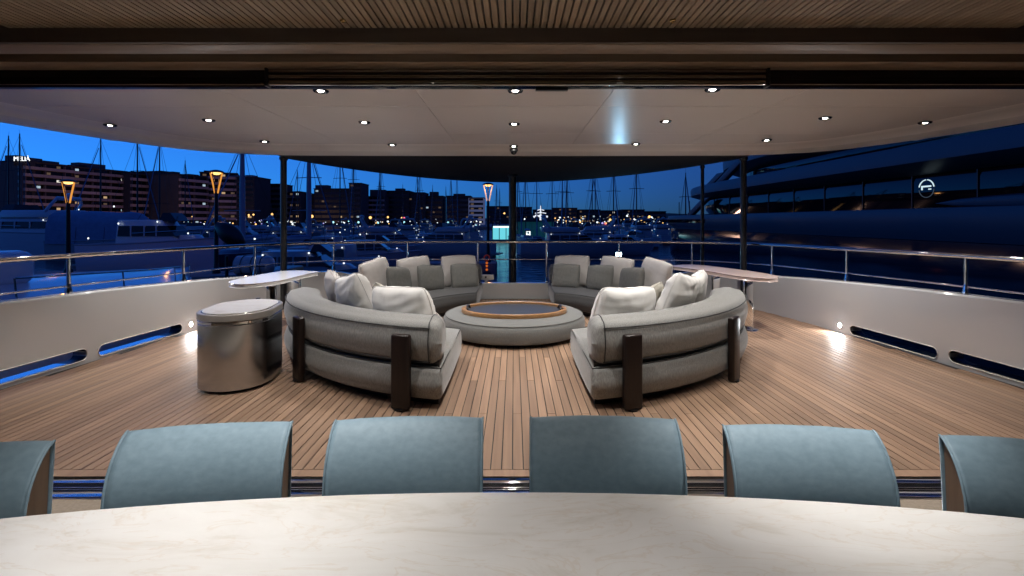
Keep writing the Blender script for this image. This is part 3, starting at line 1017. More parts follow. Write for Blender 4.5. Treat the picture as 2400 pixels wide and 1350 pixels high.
# ------------------------------------------------------------------ curved side tables outside the sofas
def blade_table(label, side, a0, a1, mtop, leg_angs):
    t = thing('side_table', label, 'side table', (0, 0, 0))
    n = 36
    inner, outer = [], []
    for k in range(n + 1):
        u = k / n
        a = lerp(a0, a1, u)
        w = 0.31 * (1 - (1 - min(1, u / 0.32)) ** 2.2) ** 0.6 if u < 0.32 else 0.31
        if u > 0.9:
            w *= math.sqrt(max(0, 1 - ((u - 0.9) / 0.1) ** 2)) * 0.6 + 0.4
        c = 3.29 + 0.04 * (1 - min(1, u / 0.4))
        w = max(w, 0.012)
        def pt(r):
            return (RC.x + SX + side * r * math.cos(a), RC.y + r * math.sin(a))
        inner.append(pt(c - w))
        outer.append(pt(c + w))
    o = inner + outer[::-1]
    def inset(o, e):
        cx = [RC.x + SX + side * 3.29 * math.cos((a0 + a1) / 2), RC.y + 3.29 * math.sin((a0 + a1) / 2)]
        nn = len(o)
        res = []
        for i in range(nn):
            p, q = Vector(o[i - 1]), Vector(o[(i + 1) % nn])
            tt = (q - p)
            if tt.length < 1e-6:
                res.append(o[i])
                continue
            tt.normalize()
            nv = Vector((tt.y, -tt.x)) * (1 if side > 0 else -1)
            res.append((o[i][0] + nv.x * e, o[i][1] + nv.y * e))
        return res
    oi = inset(o, -0.008)
    MB().rings([[(x, y, 0.692) for x, y in oi], [(x, y, 0.702) for x, y in o], [(x, y, 0.734) for x, y in o], [(x, y, 0.742) for x, y in oi]]).build('top', mtop, t, smooth=35)
    for a in leg_angs:
        p = (RC.x + SX + side * 3.19 * math.cos(a), RC.y + 3.19 * math.sin(a))
        M = Matrix.Translation((p[0], p[1], 0)) @ Matrix.Rotation(side * a, 4, 'Z')
        l = link('leg', MB().box(-0.065, 0.065, -0.022, 0.022, 0.008, 0.694).mesh('leg', bevel=0.012, seg=3), M_chrome, t)
        l.matrix_local = M
        l = MB().lathe([(0.13, 0.005), (0.13, 0.012), (0.11, 0.017), (0.03, 0.018)], n=24).build('base_plate', M_chrome, t, smooth=40)
        l.matrix_local = M
    return t
blade_table('white lacquered curved side table on chrome legs behind the steel drum', -1, R(-13), R(14), M_white, (R(-4), R(8)))
M_redtop = mat('rosy_lacquer', (0.56, 0.43, 0.38), 0.25, coat=0.3, col2=(0.62, 0.50, 0.45), vscale=(2, 2, 2))
blade_table('long reddish curved side table on chrome legs outside the grey sofa', 1, R(-3.5), R(32), M_redtop, (R(2), R(16)))

# ================================================================== SALOON: dining table and chairs
tb = thing('dining_table', 'large pale veined marble oval dining table in the foreground', 'dining table', (0, 0.72, 0))
def ell(a, b, z, n=96):
    return [(a * math.cos(2 * PI * k / n), b * math.sin(2 * PI * k / n), z) for k in range(n)]
MB().rings([ell(2.15, 0.57, 0.712), ell(2.195, 0.615, 0.722), ell(2.2, 0.62, 0.735), ell(2.199, 0.619, 0.747), ell(2.194, 0.614, 0.750)]).build('top', M_marble, tb, smooth=30)
for x in (-0.95, 0.95):
    MB().rings([[(x + px * 0.5, py * 0.6, z) for px, py, _ in ell(0.7, 0.5, 0)] for z in (0.0, 0.02)]).build('base', M_chairwood, tb)
    MB().rings([[(x + px * k, py * k, z) for px, py, _ in ell(0.28, 0.22, 0)] for z, k in ((0.02, 0.9), (0.3, 0.7), (0.6, 0.85), (0.712, 1.1))]).build('pedestal', M_chairwood, tb, smooth=40)

# crescent-section chair backs: upholstered front and rear skins round a wooden core
FR = [(0.000, 0.826), (-0.010, 0.825), (-0.028, 0.816), (-0.052, 0.797), (-0.077, 0.768), (-0.098, 0.733), (-0.113, 0.692), (-0.120, 0.645), (-0.119, 0.59), (-0.110, 0.53), (-0.094, 0.47), (-0.07, 0.42)]
BK = [(-0.035, 0.42), (-0.026, 0.47), (-0.020, 0.53), (-0.014, 0.60), (-0.008, 0.67), (-0.003, 0.74), (0.002, 0.79), (0.004, 0.815)]
def chair(label, pa, pb, group):
    A_, B_ = PX(*pa, 0.826), PX(*pb, 0.826)
    mid = (A_ + B_) / 2
    w = (B_ - A_).length
    rz = math.atan2(B_.y - A_.y, B_.x - A_.x)
    t = thing('dining_chair', label, 'chair', (mid.x, mid.y, 0), rz, group)
    # outer skin (fabric) follows the closed crescent; slightly dished across the width
    prof = FR + BK
    n = 24
    rs = []
    for i in range(n + 1):
        u = -1 + 2 * i / n
        x = u * w / 2
        dish = -0.016 * u * u + 0.016
        rs.append([(x, y + dish + 0.0012 * noise.noise(Vector((x * 9, z * 9, mid.x * 7))), z + 0.003 * (1 - u * u) + 0.0015 * noise.noise(Vector((x * 12, z * 8, mid.x * 5)))) for y, z in prof])
    sk = MB().rings(rs, cap0=False, cap1=False).build('back_upholstery', M_velvet, t, smooth=50)
    so = sk.modifiers.new('s', 'SOLIDIFY')
    so.thickness = 0.006
    so.offset = -1
    for s in (-1, 1):
        x = s * w / 2
        MB().tube([(x, y, z) for y, z in FR], 0.0042, 6).build('piping', M_velvet, sk, smooth=60)
    cpr = [(lerp(y, -0.055, 0.22), lerp(z, 0.62, 0.05)) for y, z in prof]
    hw = w / 2 - 0.006
    crs = []
    for i in range(n + 1):
        u = -1 + 2 * i / n
        crs.append([(u * hw, y + 0.016 - 0.016 * u * u, z) for y, z in cpr])
    MB().rings(crs).build('back_shell', M_chairwood, t, smooth=50)
    MB().box(-w / 2 + 0.01, w / 2 - 0.01, -0.52, -0.04, 0.40, 0.475).build('seat', M_velvet, t, bevel=0.025, seg=3)
    for sx in (-1, 1):
        for yy in (-0.47, -0.07):
            MB().tube([(sx * (w / 2 - 0.05), yy, 0.41), (sx * (w / 2 - 0.035), yy * 1.02, 0.0)], [0.020, 0.013], 10).build('leg', M_chairwood, t, smooth=50)
    return t
G = 'blue velvet dining chairs along the marble table'
chair('dark blue velvet chair at the table end nearest the steel drum side', (-215, 1060), (128, 1033), None)
chair('pale blue velvet dining chair turned towards its neighbour, second from the steel drum end', (300, 1010), (685, 988), None)
chair('blue velvet dining chair just drum side of the open aisle, squarely facing the table', (787, 985), (1131, 979), None)
chair('blue velvet dining chair just beyond the open aisle, with a seam line across its back', (1244, 978), (1582, 983), None)
chair('brightly lit pale blue velvet dining chair with its wooden inner edge showing', (1694, 996), (2046, 1009), None)
chair('dark teal velvet chair with wide wooden edge, opposite end from the steel drum', (2202, 1020), (2560, 1048), None)

# saloon lamps over the table (their fittings sit in the slatted ceiling above the frame)
M_lens2 = emat('dining_lens', (1.0, 0.95, 0.90), 90.0)
for k, (x, y, p, cone) in enumerate(((-0.76, 1.52, 3.2, 56), (0.98, 1.54, 3.9, 48), (-0.85, 0.62, 1.9, 96), (0.42, 0.62, 1.05, 88))):
    t = thing('table_downlight', 'round downlight in the slatted ceiling over the dining table', 'downlight', (x, y, 2.40), group='downlights over the dining table')
    MB().lathe([(0.036, 0.01), (0.05, 0.006), (0.05, -0.004), (0.040, -0.006), (0.036, 0.01)], n=18).build('bezel', mat('dark_chrome'), t, smooth=50)
    MB().lathe([(0.001, 0.004), (0.036, 0.004), (0.036, 0.0), (0.001, -0.001)], n=14).build('lens', M_lens2, t, smooth=50)
    spot(t, (0, 0, -0.02), LIGHTS['dine'] * p, (1.0, 0.975, 0.95), cone, 0.95, 0.04)
# ================================================================== THE MARINA
WZ = -3.0                                   # water level
# water with small waves
mw = bpy.data.materials.new('harbour_water')
mw.use_nodes = True
nt = mw.node_tree
b = nt.nodes['Principled BSDF']
b.inputs['Base Color'].default_value = (0.004, 0.012, 0.022, 1)
b.inputs['Roughness'].default_value = 0.05
b.inputs['IOR'].default_value = 1.33
g = nt.nodes.new('ShaderNodeNewGeometry')
mp = nt.nodes.new('ShaderNodeMapping')
mp.inputs['Scale'].default_value = (0.5, 1.1, 1)
nt.links.new(g.outputs['Position'], mp.inputs[0])
n1 = nt.nodes.new('ShaderNodeTexNoise')
n1.inputs['Scale'].default_value = 1.0
n1.inputs['Detail'].default_value = 4
n1.inputs['Distortion'].default_value = 0.4
nt.links.new(mp.outputs[0], n1.inputs['Vector'])
bp = nt.nodes.new('ShaderNodeBump')
bp.inputs['Strength'].default_value = 0.6
bp.inputs['Distance'].default_value = 0.5
nt.links.new(n1.outputs['Fac'], bp.inputs['Height'])
nt.links.new(bp.outputs[0], b.inputs['Normal'])
MB().box(-3000, 3000, -400, 5000, WZ - 0.5, WZ).build('water', mw, None, kind='structure')

M_quay = mat('quay_concrete', (0.22, 0.21, 0.20), 0.85, var=0.15, vscale=(0.4, 0.4, 0.4))
MB().box(-900, 900, 235, 1500, WZ - 0.4, WZ + 1.6).build('city_quay', M_quay, None, kind='structure')
MB().box(-62, -9.5, 31.0, 34.5, WZ - 0.4, WZ + 0.9).build('pier', M_quay, None, bevel=0.05, kind='structure')
MB().box(-9.4, -1.5, 40.5, 43.0, WZ - 0.4, WZ + 0.9).build('pier_head', M_quay, None, bevel=0.05, kind='structure')
M_hill = mat('hillside', (0.03, 0.045, 0.03), 0.95, var=0.3, vscale=(0.01, 0.01, 0.01))
hl = []
for j in range(5):
    row = []
    for i in range(61):
        x = -500 + 2400 * i / 60
        hgt = 95 * (0.55 + 0.6 * noise.noise(Vector((x * 0.0022, 3.1, 0)))) * min(1, max(0.15, (x + 500) / 700)) 
        row.append((x, 2400 + j * 260, WZ - 1 + max(0, hgt) * math.sin(min(1, j / 3) * PI / 2) + 4 * noise.noise(Vector((x * 0.02, j, 0)))))
    hl.append(row)
MB().rings(hl, closed=False).build('hills', M_hill, None, smooth=80, kind='structure')

# ------------------------------------------------------------------ lantern lamp posts
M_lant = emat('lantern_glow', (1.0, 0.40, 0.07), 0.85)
M_lantb = emat('lantern_bulb', (1.0, 0.55, 0.16), 2.6)
M_iron = mat('cast_iron', (0.010, 0.011, 0.013), 0.45, 0.3)
def lantern(label, px, ytop, Y, zb, warm=True):
    x = (px - HX) * Y / F
    ztopp = CH + (HY - ytop) * Y / F
    h = ztopp - zb
    t = thing('street_lamp', label, 'street lamp', (x, Y, zb), group=None)
    MB().lathe([(0.26, 0), (0.26, 0.25), (0.17, 0.4), (0.14, 0.9), (0.11, h - 1.75), (0.10, h - 1.55)], n=12).build('post', M_iron, t, smooth=40)
    for sx in (-1, 1):
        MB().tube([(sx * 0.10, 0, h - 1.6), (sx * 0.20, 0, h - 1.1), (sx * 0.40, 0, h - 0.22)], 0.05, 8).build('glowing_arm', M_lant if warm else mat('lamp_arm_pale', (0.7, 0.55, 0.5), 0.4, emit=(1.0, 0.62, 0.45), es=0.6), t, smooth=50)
    for sy in (-1, 1):
        MB().tube([(0, sy * 0.10, h - 1.6), (0, sy * 0.20, h - 1.1), (0, sy * 0.40, h - 0.22)], 0.03, 8).build('arm', M_iron, t, smooth=50)
    MB().lathe([(0.46, h - 0.20), (0.50, h - 0.16), (0.36, h - 0.06), (0.12, h)], n=16).build('hood', M_iron, t, smooth=40)
    MB().lathe([(0.30, h - 0.19), (0.28, h - 0.26), (0.15, h - 0.33), (0.01, h - 0.35)], n=14).build('bulb', M_lantb, t, smooth=50)
    l = bpy.data.lights.new('lamp_light', 'POINT')
    l.energy = 0.8
    l.color = (1.0, 0.45, 0.14)
    l.shadow_soft_size = 0.2
    o = bpy.data.objects.new('lamp_light', l)
    COL.objects.link(o)
    o.parent = t
    o.location = (0, 0, h - 0.62)
    return t
lantern('orange lantern lamp post standing before the broad terraced hotel', 160, 420, 32.5, WZ + 0.9)
lantern('orange lantern lamp post beside the thick sailing mast before the dark flats', 507, 398, 33.0, WZ + 0.9)
lantern('pale red lantern lamp post beside the thick stern pole', 1144, 428, 42.0, WZ + 0.9, False)

# ------------------------------------------------------------------ buildings
M_wallA = mat('render_wall', (0.20, 0.14, 0.12), 0.85, var=0.1, vscale=(0.15, 0.15, 0.15), objrand=0.15)
M_wallB = mat('render_wall_dark', (0.075, 0.065, 0.065), 0.85, var=0.12, vscale=(0.15, 0.15, 0.15), objrand=0.25)
M_balc = mat('balcony_front', (0.58, 0.42, 0.37), 0.8, var=0.08, vscale=(0.3, 0.3, 0.3), objrand=0.22)
M_pane = mat('dark_pane', (0.006, 0.007, 0.010), 0.25)
M_roof = mat('roof_grey', (0.06, 0.055, 0.055), 0.9)
WIN = [emat('window_white', (1.0, 0.94, 0.84), 0.9), emat('window_warm', (1.0, 0.66, 0.36), 0.5), emat('window_cool', (0.65, 0.85, 1.0), 0.6), emat('window_dim', (1.0, 0.66, 0.45), 0.10)]
def building(label, px0, px1, yt, Y, depth=16, storey=3.0, balc=True, lit=0.06, bays=None, Y1=None, wallm=None, seed=1, step=None, extras=(), fz=WZ + 1.6):
    """the facade runs from photo column px0 (at depth Y) to px1 (at depth Y1)"""
    rnd = random.Random(seed * 13 + int(px0))
    Y1 = Y1 or Y
    x0, x1 = (px0 - HX) * Y / F, (px1 - HX) * Y1 / F
    zt = CH + (HY - yt) * Y / F
    w = math.hypot(x1 - x0, Y1 - Y)
    H = zt - fz
    t = thing('building', label, 'building', ((x0 + x1) / 2, (Y + Y1) / 2, fz), math.atan2(Y1 - Y, x1 - x0))
    wm = wallm or M_wallB
    MB().box(-w / 2, w / 2, 0.0, depth, 0, H).build('wall', wm, t)
    rf = MB().box(-w / 2 - 0.3, w / 2 + 0.3, -0.3, depth + 0.3, H, H + 0.45).build('roof', M_roof, t)
    for (u, ww, hh) in extras:
        MB().box(-w / 2 + u * w - ww / 2, -w / 2 + u * w + ww / 2, depth * 0.3, depth * 0.6, H + 0.45, H + 0.45 + hh).build('rooftop_hut', wm, rf)
    ns = max(2, int(H / storey))
    nb = bays or max(2, int(w / 3.6))
    sh = H / ns
    bw = w / nb
    pane = {}
    sl = MB().box(-w / 2 + 0.2, w / 2 - 0.2, -1.3, 0.0, 0, sh * 0.40).mesh('balcony', bevel=0)
    bandm = MB().box(-w / 2 + 0.5, w / 2 - 0.5, -0.05, 0.0, 0, sh * 0.52).mesh('window_band')
    fin = MB().box(-0.15, 0.15, -1.25, 0.0, 0, H - 1.0).mesh('fin_wall')
    wmesh = MB().box(-bw * 0.19, bw * 0.19, -0.08, 0.0, 0, sh * 0.32).mesh('lit_window')
    for s in range(ns):
        link('window_band', bandm, M_pane, t, loc=(0, -0.002, s * sh + sh * 0.42))
        if balc and s > 0:
            link('balcony', sl, M_balc, t, loc=(0, -0.003, s * sh))
        for k in range(nb):
            if rnd.random() < lit * (2.8 if s < 2 else 1.15):
                m2 = rnd.choice(WIN + [WIN[3]] * 4)
                wv = wmesh if m2 is WIN[0] or True else wmesh
                me = pane.get(m2.name)
                if me is None:
                    me = wmesh.copy()
                    me.materials.append(m2)
                    pane[m2.name] = me
                link('lit_window', me, None, t, loc=(-w / 2 + (k + 0.5) * bw, -0.06, s * sh + sh * 0.46))
    if balc:
        for k in range(0, nb + 1, 2):
            link('fin_wall', fin, wm, t, loc=(min(w / 2 - 0.5, max(-w / 2 + 0.5, -w / 2 + k * bw)), 0, 0.5))
    return t
hotel = building('long terraced hotel with receding rows of pale balconies and a white rooftop sign', 52, 170, 378, 206, 20, lit=0.16, Y1=226, wallm=M_wallA, seed=3, extras=((0.45, 6, 2.2), (0.75, 8, 1.6), (0.2, 4, 2.6)))
building('terraced flats adjoining the hotel, with pale balconies and a stepped top', 168, 297, 391, 226, 18, lit=0.18, Y1=250, wallm=M_wallA, seed=4, extras=((0.5, 12, 2.6), (0.3, 5, 1.4)))
building('blank dark gable end wing in front of the terraced hotel', -70, 54, 392, 232, 4, lit=0.05, Y1=207, wallm=M_wallB, seed=44, extras=((0.85, 6, 2.0),))
building('dark ten storey flats with long balconies right of the terraced hotel', 304, 378, 407, 246, 18, lit=0.14, Y1=262, seed=5, extras=((0.5, 5, 1.5),))
building('dark flats with scattered white windows behind the bare masts', 377, 420, 402, 252, 18, lit=0.18, seed=6, Y1=262)
building('wide dark flats with striped balconies and few lit windows', 418, 486, 409, 246, 18, lit=0.14, Y1=262, seed=7, extras=((0.2, 4, 1.4), (0.8, 6, 1.0)))
building('dark block behind the orange lantern and thick mast', 468, 556, 404, 262, 18, lit=0.10, Y1=270, seed=8, extras=((0.3, 8, 1.2),))
building('dark block with a sloping stepped end right of the thick mast', 554, 596, 415, 268, 18, lit=0.08, seed=88, extras=((0.4, 4, 1.2),), balc=False)
building('lower dark block beside the thick mast with a stepped roof', 588, 624, 441, 300, 16, lit=0.05, seed=9, balc=False)
building('narrow dark tower with a bright rooftop lamp', 622, 658, 432, 296, 16, lit=0.06, seed=10, balc=False)
building('flats pierced by a grid of small lit windows behind the awning pole', 662, 704, 450, 300, 16, lit=0.42, seed=11, balc=False)
building('plain dark block between two thick masts', 702, 738, 455, 310, 16, lit=0.03, seed=12, balc=False)
building('large dark block with a flat roof behind leaning masts', 736, 820, 443, 305, 20, lit=0.08, seed=13, extras=((0.1, 8, 2.5),), balc=False)
building('tall narrow dark tower rising above its neighbours', 818, 846, 430, 300, 16, lit=0.05, seed=14, balc=False)
building('stepped dark block with a lit roof terrace', 846, 902, 461, 320, 16, lit=0.10, seed=15, balc=True, extras=((0.6, 10, 4.5),))
building('twin dark slab block with vertical ribs', 906, 958, 448, 330, 18, lit=0.05, seed=16, balc=False, extras=((0.5, 6, 1.8),))
building('dark slab block with a slanting roof line', 956, 994, 452, 332, 18, lit=0.04, seed=17, balc=False)
building('low dark block with a small roof hut', 994, 1038, 460, 340, 16, lit=0.05, seed=18, balc=False, extras=((0.45, 6, 3.0),))
building('dark block left of the floodlit white tower', 1046, 1102, 460, 336, 16, lit=0.06, seed=19, balc=False, extras=((0.5, 8, 1.6),))
building('white tower block glowing as if floodlit cool blue near the stern pole', 1098, 1134, 464, 330, 14, lit=0.45, seed=20, balc=False, wallm=mat('wall_flood_glow', (0.45, 0.46, 0.5), 0.8, emit=(0.45, 0.5, 0.8), es=0.10))  # floodlighting is put into the wall material as a faint glow
rl2 = random.Random(91)
x = 1140
k = 0
desc = ['low dark waterfront block right of the white tower', 'squat dark waterfront house beyond the lit kiosk', 'dim flats beyond the kiosk roof', 'dark low block with warm windows beyond the black masts', 'long low shed beyond the black masts', 'small dark house on the far shore', 'far shore block with amber windows', 'far shore block beside the big dark yacht']
for wpx, yt in ((58, 484), (52, 486), (46, 492), (60, 488), (54, 492), (48, 494), (56, 492), (50, 496)):
    building(desc[k], x, x + wpx - 3, yt, 420, 16, lit=0.22, seed=30 + k, balc=False, storey=3.2)
    x += wpx
    k += 1

# hotel sign on its roof
M_sign = emat('sign_white', (0.95, 0.98, 1.0), 1.6)
cu = bpy.data.curves.new('sign_text', 'FONT')
cu.body = 'MELIÀ'
cu.size = 2.6
cu.extrude = 0.08
cu.align_x = 'CENTER'
to = bpy.data.objects.new('tmp', cu)
COL.objects.link(to)
bpy.context.view_layer.update()
tm = bpy.data.meshes.new_from_object(to.evaluated_get(bpy.context.evaluated_depsgraph_get()))
bpy.data.objects.remove(to, do_unlink=True)
sp_ = PY(52, 379, 205.0)
tm.materials.clear()
sg = thing('rooftop_sign', 'glowing white lettered sign on the roof of the terraced hotel', 'sign', (sp_.x, 205.0, sp_.z))
lo = link('lettering', tm, M_sign, sg, loc=(0, -0.2, 0.35))
lo.rotation_euler = (R(90), 0, 0)
for xx in (-3.5, 0, 3.5):
    MB().box(xx - 0.1, xx + 0.1, -0.1, 2.0, -1.6, 0.5).build('support', M_roof, sg)
MB().box(-4.6, 4.6, -0.08, 0.08, 0.2, 0.34).build('frame', M_roof, sg)

# ------------------------------------------------------------------ boats
M_boat = mat('boat_gelcoat', (0.40, 0.42, 0.44), 0.3, coat=0.3)
M_boat2 = mat('boat_navy', (0.05, 0.07, 0.12), 0.25, coat=0.3)
M_bglass = mat('boat_glass', (0.006, 0.007, 0.009), 0.08)
M_pale = mat('cruiser_white', (0.74, 0.76, 0.78), 0.2, coat=0.4)
M_canvas = mat('boat_canvas', (0.22, 0.32, 0.44), 0.9, var=0.1, vscale=(2, 2, 2), bump=0.5, bscale=(3, 3, 8), bdist=0.06)
M_spar = mat('spar', (0.34, 0.37, 0.42), 0.4)
M_spard = mat('spar_dark', (0.02, 0.022, 0.028), 0.45)
M_wire = mat('rigging', (0.03, 0.032, 0.038), 0.5)
M_teakd = mat('boat_deck', (0.28, 0.26, 0.23), 0.7)
M_navl = emat('deck_light', (0.85, 0.95, 1.0), 1.6)

def hull_rings(L, B, fb, bow=0.55, sheer=0.25, n=14, tr=0.86):
    """stations along +x (bow at +L/2); returns rings of a displacement hull, keel at -0.4"""
    rs = []
    for i in range(n + 1):
        u = i / n
        xw = -L / 2 + L * u
        hb = B / 2 * (tr + (1 - tr) * math.sin(min(1, u / 0.45) * PI / 2)) if u < 0.45 else B / 2 * max(0.012, (1 - ((u - 0.45) / 0.55) ** 2.3))
        zs = fb * (1 + sheer * u ** 2)
        rake = bow * L * 0.12 * max(0, u - 0.6) / 0.4
        ring = []
        for (f, zf, rk) in ((0.0, -0.5, -1), (0.55, -0.35, -0.8), (0.84, 0.0, -0.4), (0.95, zs * 0.5, 0.2), (1.0, zs, 1.0)):
            ring.append((f * hb, zf, rk))
        full = [(xw + rake * rk, -yy, zz) for yy, zz, rk in ring[::-1]] + [(xw + rake * rk, yy, zz) for yy, zz, rk in ring[1:]]
        rs.append(full)
    return rs

def hull_part(t, L, B, fb, m, **k):
    rs = hull_rings(L, B, fb, **k)
    mb = MB()
    mb.rings(rs, closed=False)
    mb.add(rs[0], [tuple(range(len(rs[0])))])
    h = mb.build('hull', m, t, smooth=45)
    dk = MB()
    left = [r[0] for r in rs]
    right = [r[-1] for r in rs]
    dk.rings([[(p[0], p[1] * 0.97, p[2] - 0.06) for p in left], [(p[0], p[1] * 0.97, p[2] - 0.06) for p in right]], closed=False)
    dk.build('deck', M_teakd, t)
    MB().tube(left + right[::-1], 0.045, 6).build('rub_rail', M_boat, h, smooth=50)
    return rs

def house(t, name, x0, x1, w, z0, z1, m, rake0=0.3, rake1=0.8, tum=0.86, bevel=0.08):
    vs = [(x0, -w / 2, z0), (x1, -w / 2, z0), (x1, w / 2, z0), (x0, w / 2, z0),
          (x0 + rake0, -w / 2 * tum, z1), (x1 - rake1, -w / 2 * tum, z1), (x1 - rake1, w / 2 * tum, z1), (x0 + rake0, w / 2 * tum, z1)]
    mb = MB()
    mb.add(vs, [(3, 2, 1, 0), (4, 5, 6, 7), (0, 1, 5, 4), (1, 2, 6, 5), (2, 3, 7, 6), (3, 0, 4, 7)])
    return mb.build(name, m, t, bevel=bevel)

def motorboat(label, L, B, fb, fly=True, m=None, group=None, arch=True):
    t = thing('motor_yacht', label, 'boat', group=group)
    m = m or M_boat
    hull_part(t, L, B, fb, m)
    z = fb
    house(t, 'cabin', -L * 0.22, L * 0.26, B * 0.72, z - 0.1, z + 1.35, m, 0.1, 1.5)
    wn_ = house(t, 'window_band', -L * 0.20, L * 0.235, B * 0.735, z + 0.45, z + 1.02, M_bglass, 0.05, 0.75, 0.93, 0.0)
    for u in (-0.10, 0.0, 0.09):
        MB().box(L * u - 0.05, L * u + 0.05, -B * 0.372, B * 0.372, z + 0.44, z + 1.03).build('mullion', m, wn_)
    house(t, 'foredeck_trunk', L * 0.22, L * 0.40, B * 0.42, z + 0.05, z + 0.5, m, 0.1, 0.6)
    if fly:
        house(t, 'flybridge', -L * 0.26, L * 0.12, B * 0.74, z + 1.36, z + 2.0, m, -0.2, 0.5, 0.95)
        house(t, 'windscreen', L * 0.03, L * 0.115, B * 0.62, z + 1.98, z + 2.5, M_bglass, 0.1, 0.35, 0.8, 0.0)
        if arch:
            a = MB()
            for s in (-1, 1):
                a.tube([(-L * 0.20, s * B * 0.36, z + 1.9), (-L * 0.24, s * B * 0.34, z + 2.6), (-L * 0.25, s * B * 0.26, z + 3.05)], 0.14, 8)
            a.tube([(-L * 0.25, -B * 0.28, z + 3.03), (-L * 0.25, B * 0.28, z + 3.03)], 0.16, 8)
            a.build('radar_arch', m, t, smooth=50)
            MB().lathe([(0.3, 0), (0.34, 0.12), (0.28, 0.26), (0.05, 0.32)], c=(-L * 0.25, 0, z + 3.18), n=16).build('radar_dome', m, t, smooth=50)
            MB().tube([(-L * 0.25, B * 0.2, z + 3.1), (-L * 0.27, B * 0.2, z + 5.2)], 0.02, 6).build('antenna', M_wire, t)
    else:
        house(t, 'windscreen', L * 0.10, L * 0.23, B * 0.6, z + 1.3, z + 1.75, M_bglass, 0.2, 0.6, 0.85, 0.0)
    pr = hull_rings(L, B, fb)
    rail = [(p[0][0], p[0][1] * 0.93, p[0][2] + 0.55) for p in pr[6:]] + [(p[-1][0], p[-1][1] * 0.93, p[-1][2] + 0.55) for p in pr[6:][::-1]]
    MB().tube(rail, 0.022, 6).build('bow_rail', M_chrome, t, smooth=50)
    MB().box(-L * 0.5 - 0.9, -L * 0.5 + 0.02, -B * 0.38, B * 0.38, 0.25, 0.38).build('swim_step', M_teakd, t, bevel=0.02)
    for fx, fy, fz_ in ((-0.19, 0.37, 1.1), (-0.19, -0.37, 1.1), (0.1, -0.37, 1.2), (-0.4, -0.42, 0.3), (0.32, -0.30, 0.55), (-0.26, -0.2, 2.05)):
        MB().lathe([(0.02, 0), (0.055, 0.02), (0.055, 0.08), (0.01, 0.10)], c=(L * fx, B * fy, z + fz_), n=8).build('cabin_light', M_navl, t)
    return t

def sailboat(label, L, Hm, furl=True, m=None, group=None, sp=2, dark=True, thick=None):
    B = L * 0.28
    t = thing('sailing_yacht', label, 'boat', group=group)
    fb = 1.1
    hull_part(t, L, B, fb, m or M_boat, sheer=0.2, tr=0.7)
    house(t, 'coachroof', -L * 0.12, L * 0.22, B * 0.5, fb - 0.05, fb + 0.45, m or M_boat, 0.2, 0.8)
    mx = L * 0.06
    sm_ = M_spard if dark else M_spar
    r0 = thick or max(0.10, Hm * 0.0068)
    ms = MB().tube([(mx, 0, fb + 0.4), (mx, 0, Hm * 0.6), (mx, 0, Hm)], [r0, r0 * 0.95, r0 * 0.6], 8).build('mast', sm_, t, smooth=50)
    for k in range(sp):
        zz = fb + (Hm - fb) * (0.36 + 0.30 * k)
        MB().tube([(mx, -B * (0.42 - 0.1 * k), zz), (mx, 0, zz + 0.06), (mx, B * (0.42 - 0.1 * k), zz)], 0.05, 6).build('spreader', sm_, ms, smooth=50)
    MB().tube([(mx - 0.1, 0, fb + 1.3), (mx - L * 0.40, 0, fb + 1.45)], r0 * 0.9, 8).build('boom', sm_, t, smooth=50)
    if furl:
        MB().tube([(mx - 0.15, 0, fb + 1.55), (mx - L * 0.15, 0, fb + 1.62), (mx - L * 0.38, 0, fb + 1.58)], [0.24, 0.22, 0.12], 8).build('sail_cover', M_canvas, t, smooth=50)
    ends = [(L * 0.52, 0, fb * 1.2), (-L * 0.5, 0, fb), (mx - 0.3, -B * 0.48, fb), (mx - 0.3, B * 0.48, fb)]
    for e in ends:
        MB().tube([(mx, 0, Hm * 0.985), e], 0.022, 5).build('stay', M_wire, t)
    MB().tube([(mx + 0.35, 0, Hm * 0.9), (L * 0.50, 0, fb * 1.2 + 0.3)], [0.05, 0.11], 6).build('furled_genoa', M_canvas, t, smooth=50)
    MB().tube([(mx, 0, Hm), (mx - 0.1, 0, Hm + 0.8)], 0.015, 5).build('masthead_antenna', M_wire, t)
    return t

def put(o, px, Y, ang=0.0):
    o.location = ((px - HX) * Y / F, Y, WZ)
    o.rotation_euler = (0, 0, ang)
    return o

# one boat after another, port side first
put(motorboat('large flybridge motor yacht with swept arch moored before the terraced hotel', 17, 5.0, 2.0, m=M_pale), 75, 62, R(178)).scale = (1.15, 1.15, 1.45)
put(motorboat('low cabin motor boat moored beside the tarpaulin covered boat', 11, 3.6, 1.5, fly=False, m=M_pale), 360, 44, R(6)).scale = (1.0, 1.0, 1.6)
# boat hidden under a tarpaulin
tb2 = thing('covered_boat', 'boat wrapped in a pale blue tarpaulin behind the lantern post', 'boat')
hull_part(tb2, 13, 4.2, 1.7, M_boat)
cv = MB()
rs = []
for i in range(15):
    u = i / 14
    xx = -6.2 + 12.0 * u
    hgt = 2.9 * (1 - 0.08 * u) if u < 0.72 else lerp(2.7, 0.5, (u - 0.72) / 0.28)
    ww = 2.05 * (1 - max(0, u - 0.55) ** 2 * 3.6)
    ring = []
    for k in range(9):
        a = PI * k / 8
        ring.append((xx, -ww * math.cos(a) + 0.10 * noise.noise(Vector((xx, k, 1))), 1.45 + hgt * (math.sin(a) ** 0.55) + 0.12 * noise.noise(Vector((xx * 0.9, k * 0.8, 3)))))
    rs.append(ring)
cv.rings(rs, closed=True).build('tarpaulin', M_canvas, tb2, smooth=60)
for xx in (-3, 0, 3):
    MB().tube([(xx, -2.14, 1.2), (xx, -1.9, 2.9), (xx, 0, 4.45), (xx, 1.9, 2.9), (xx, 2.14, 1.2)], 0.02, 5).build('lashing', M_wire, tb2)
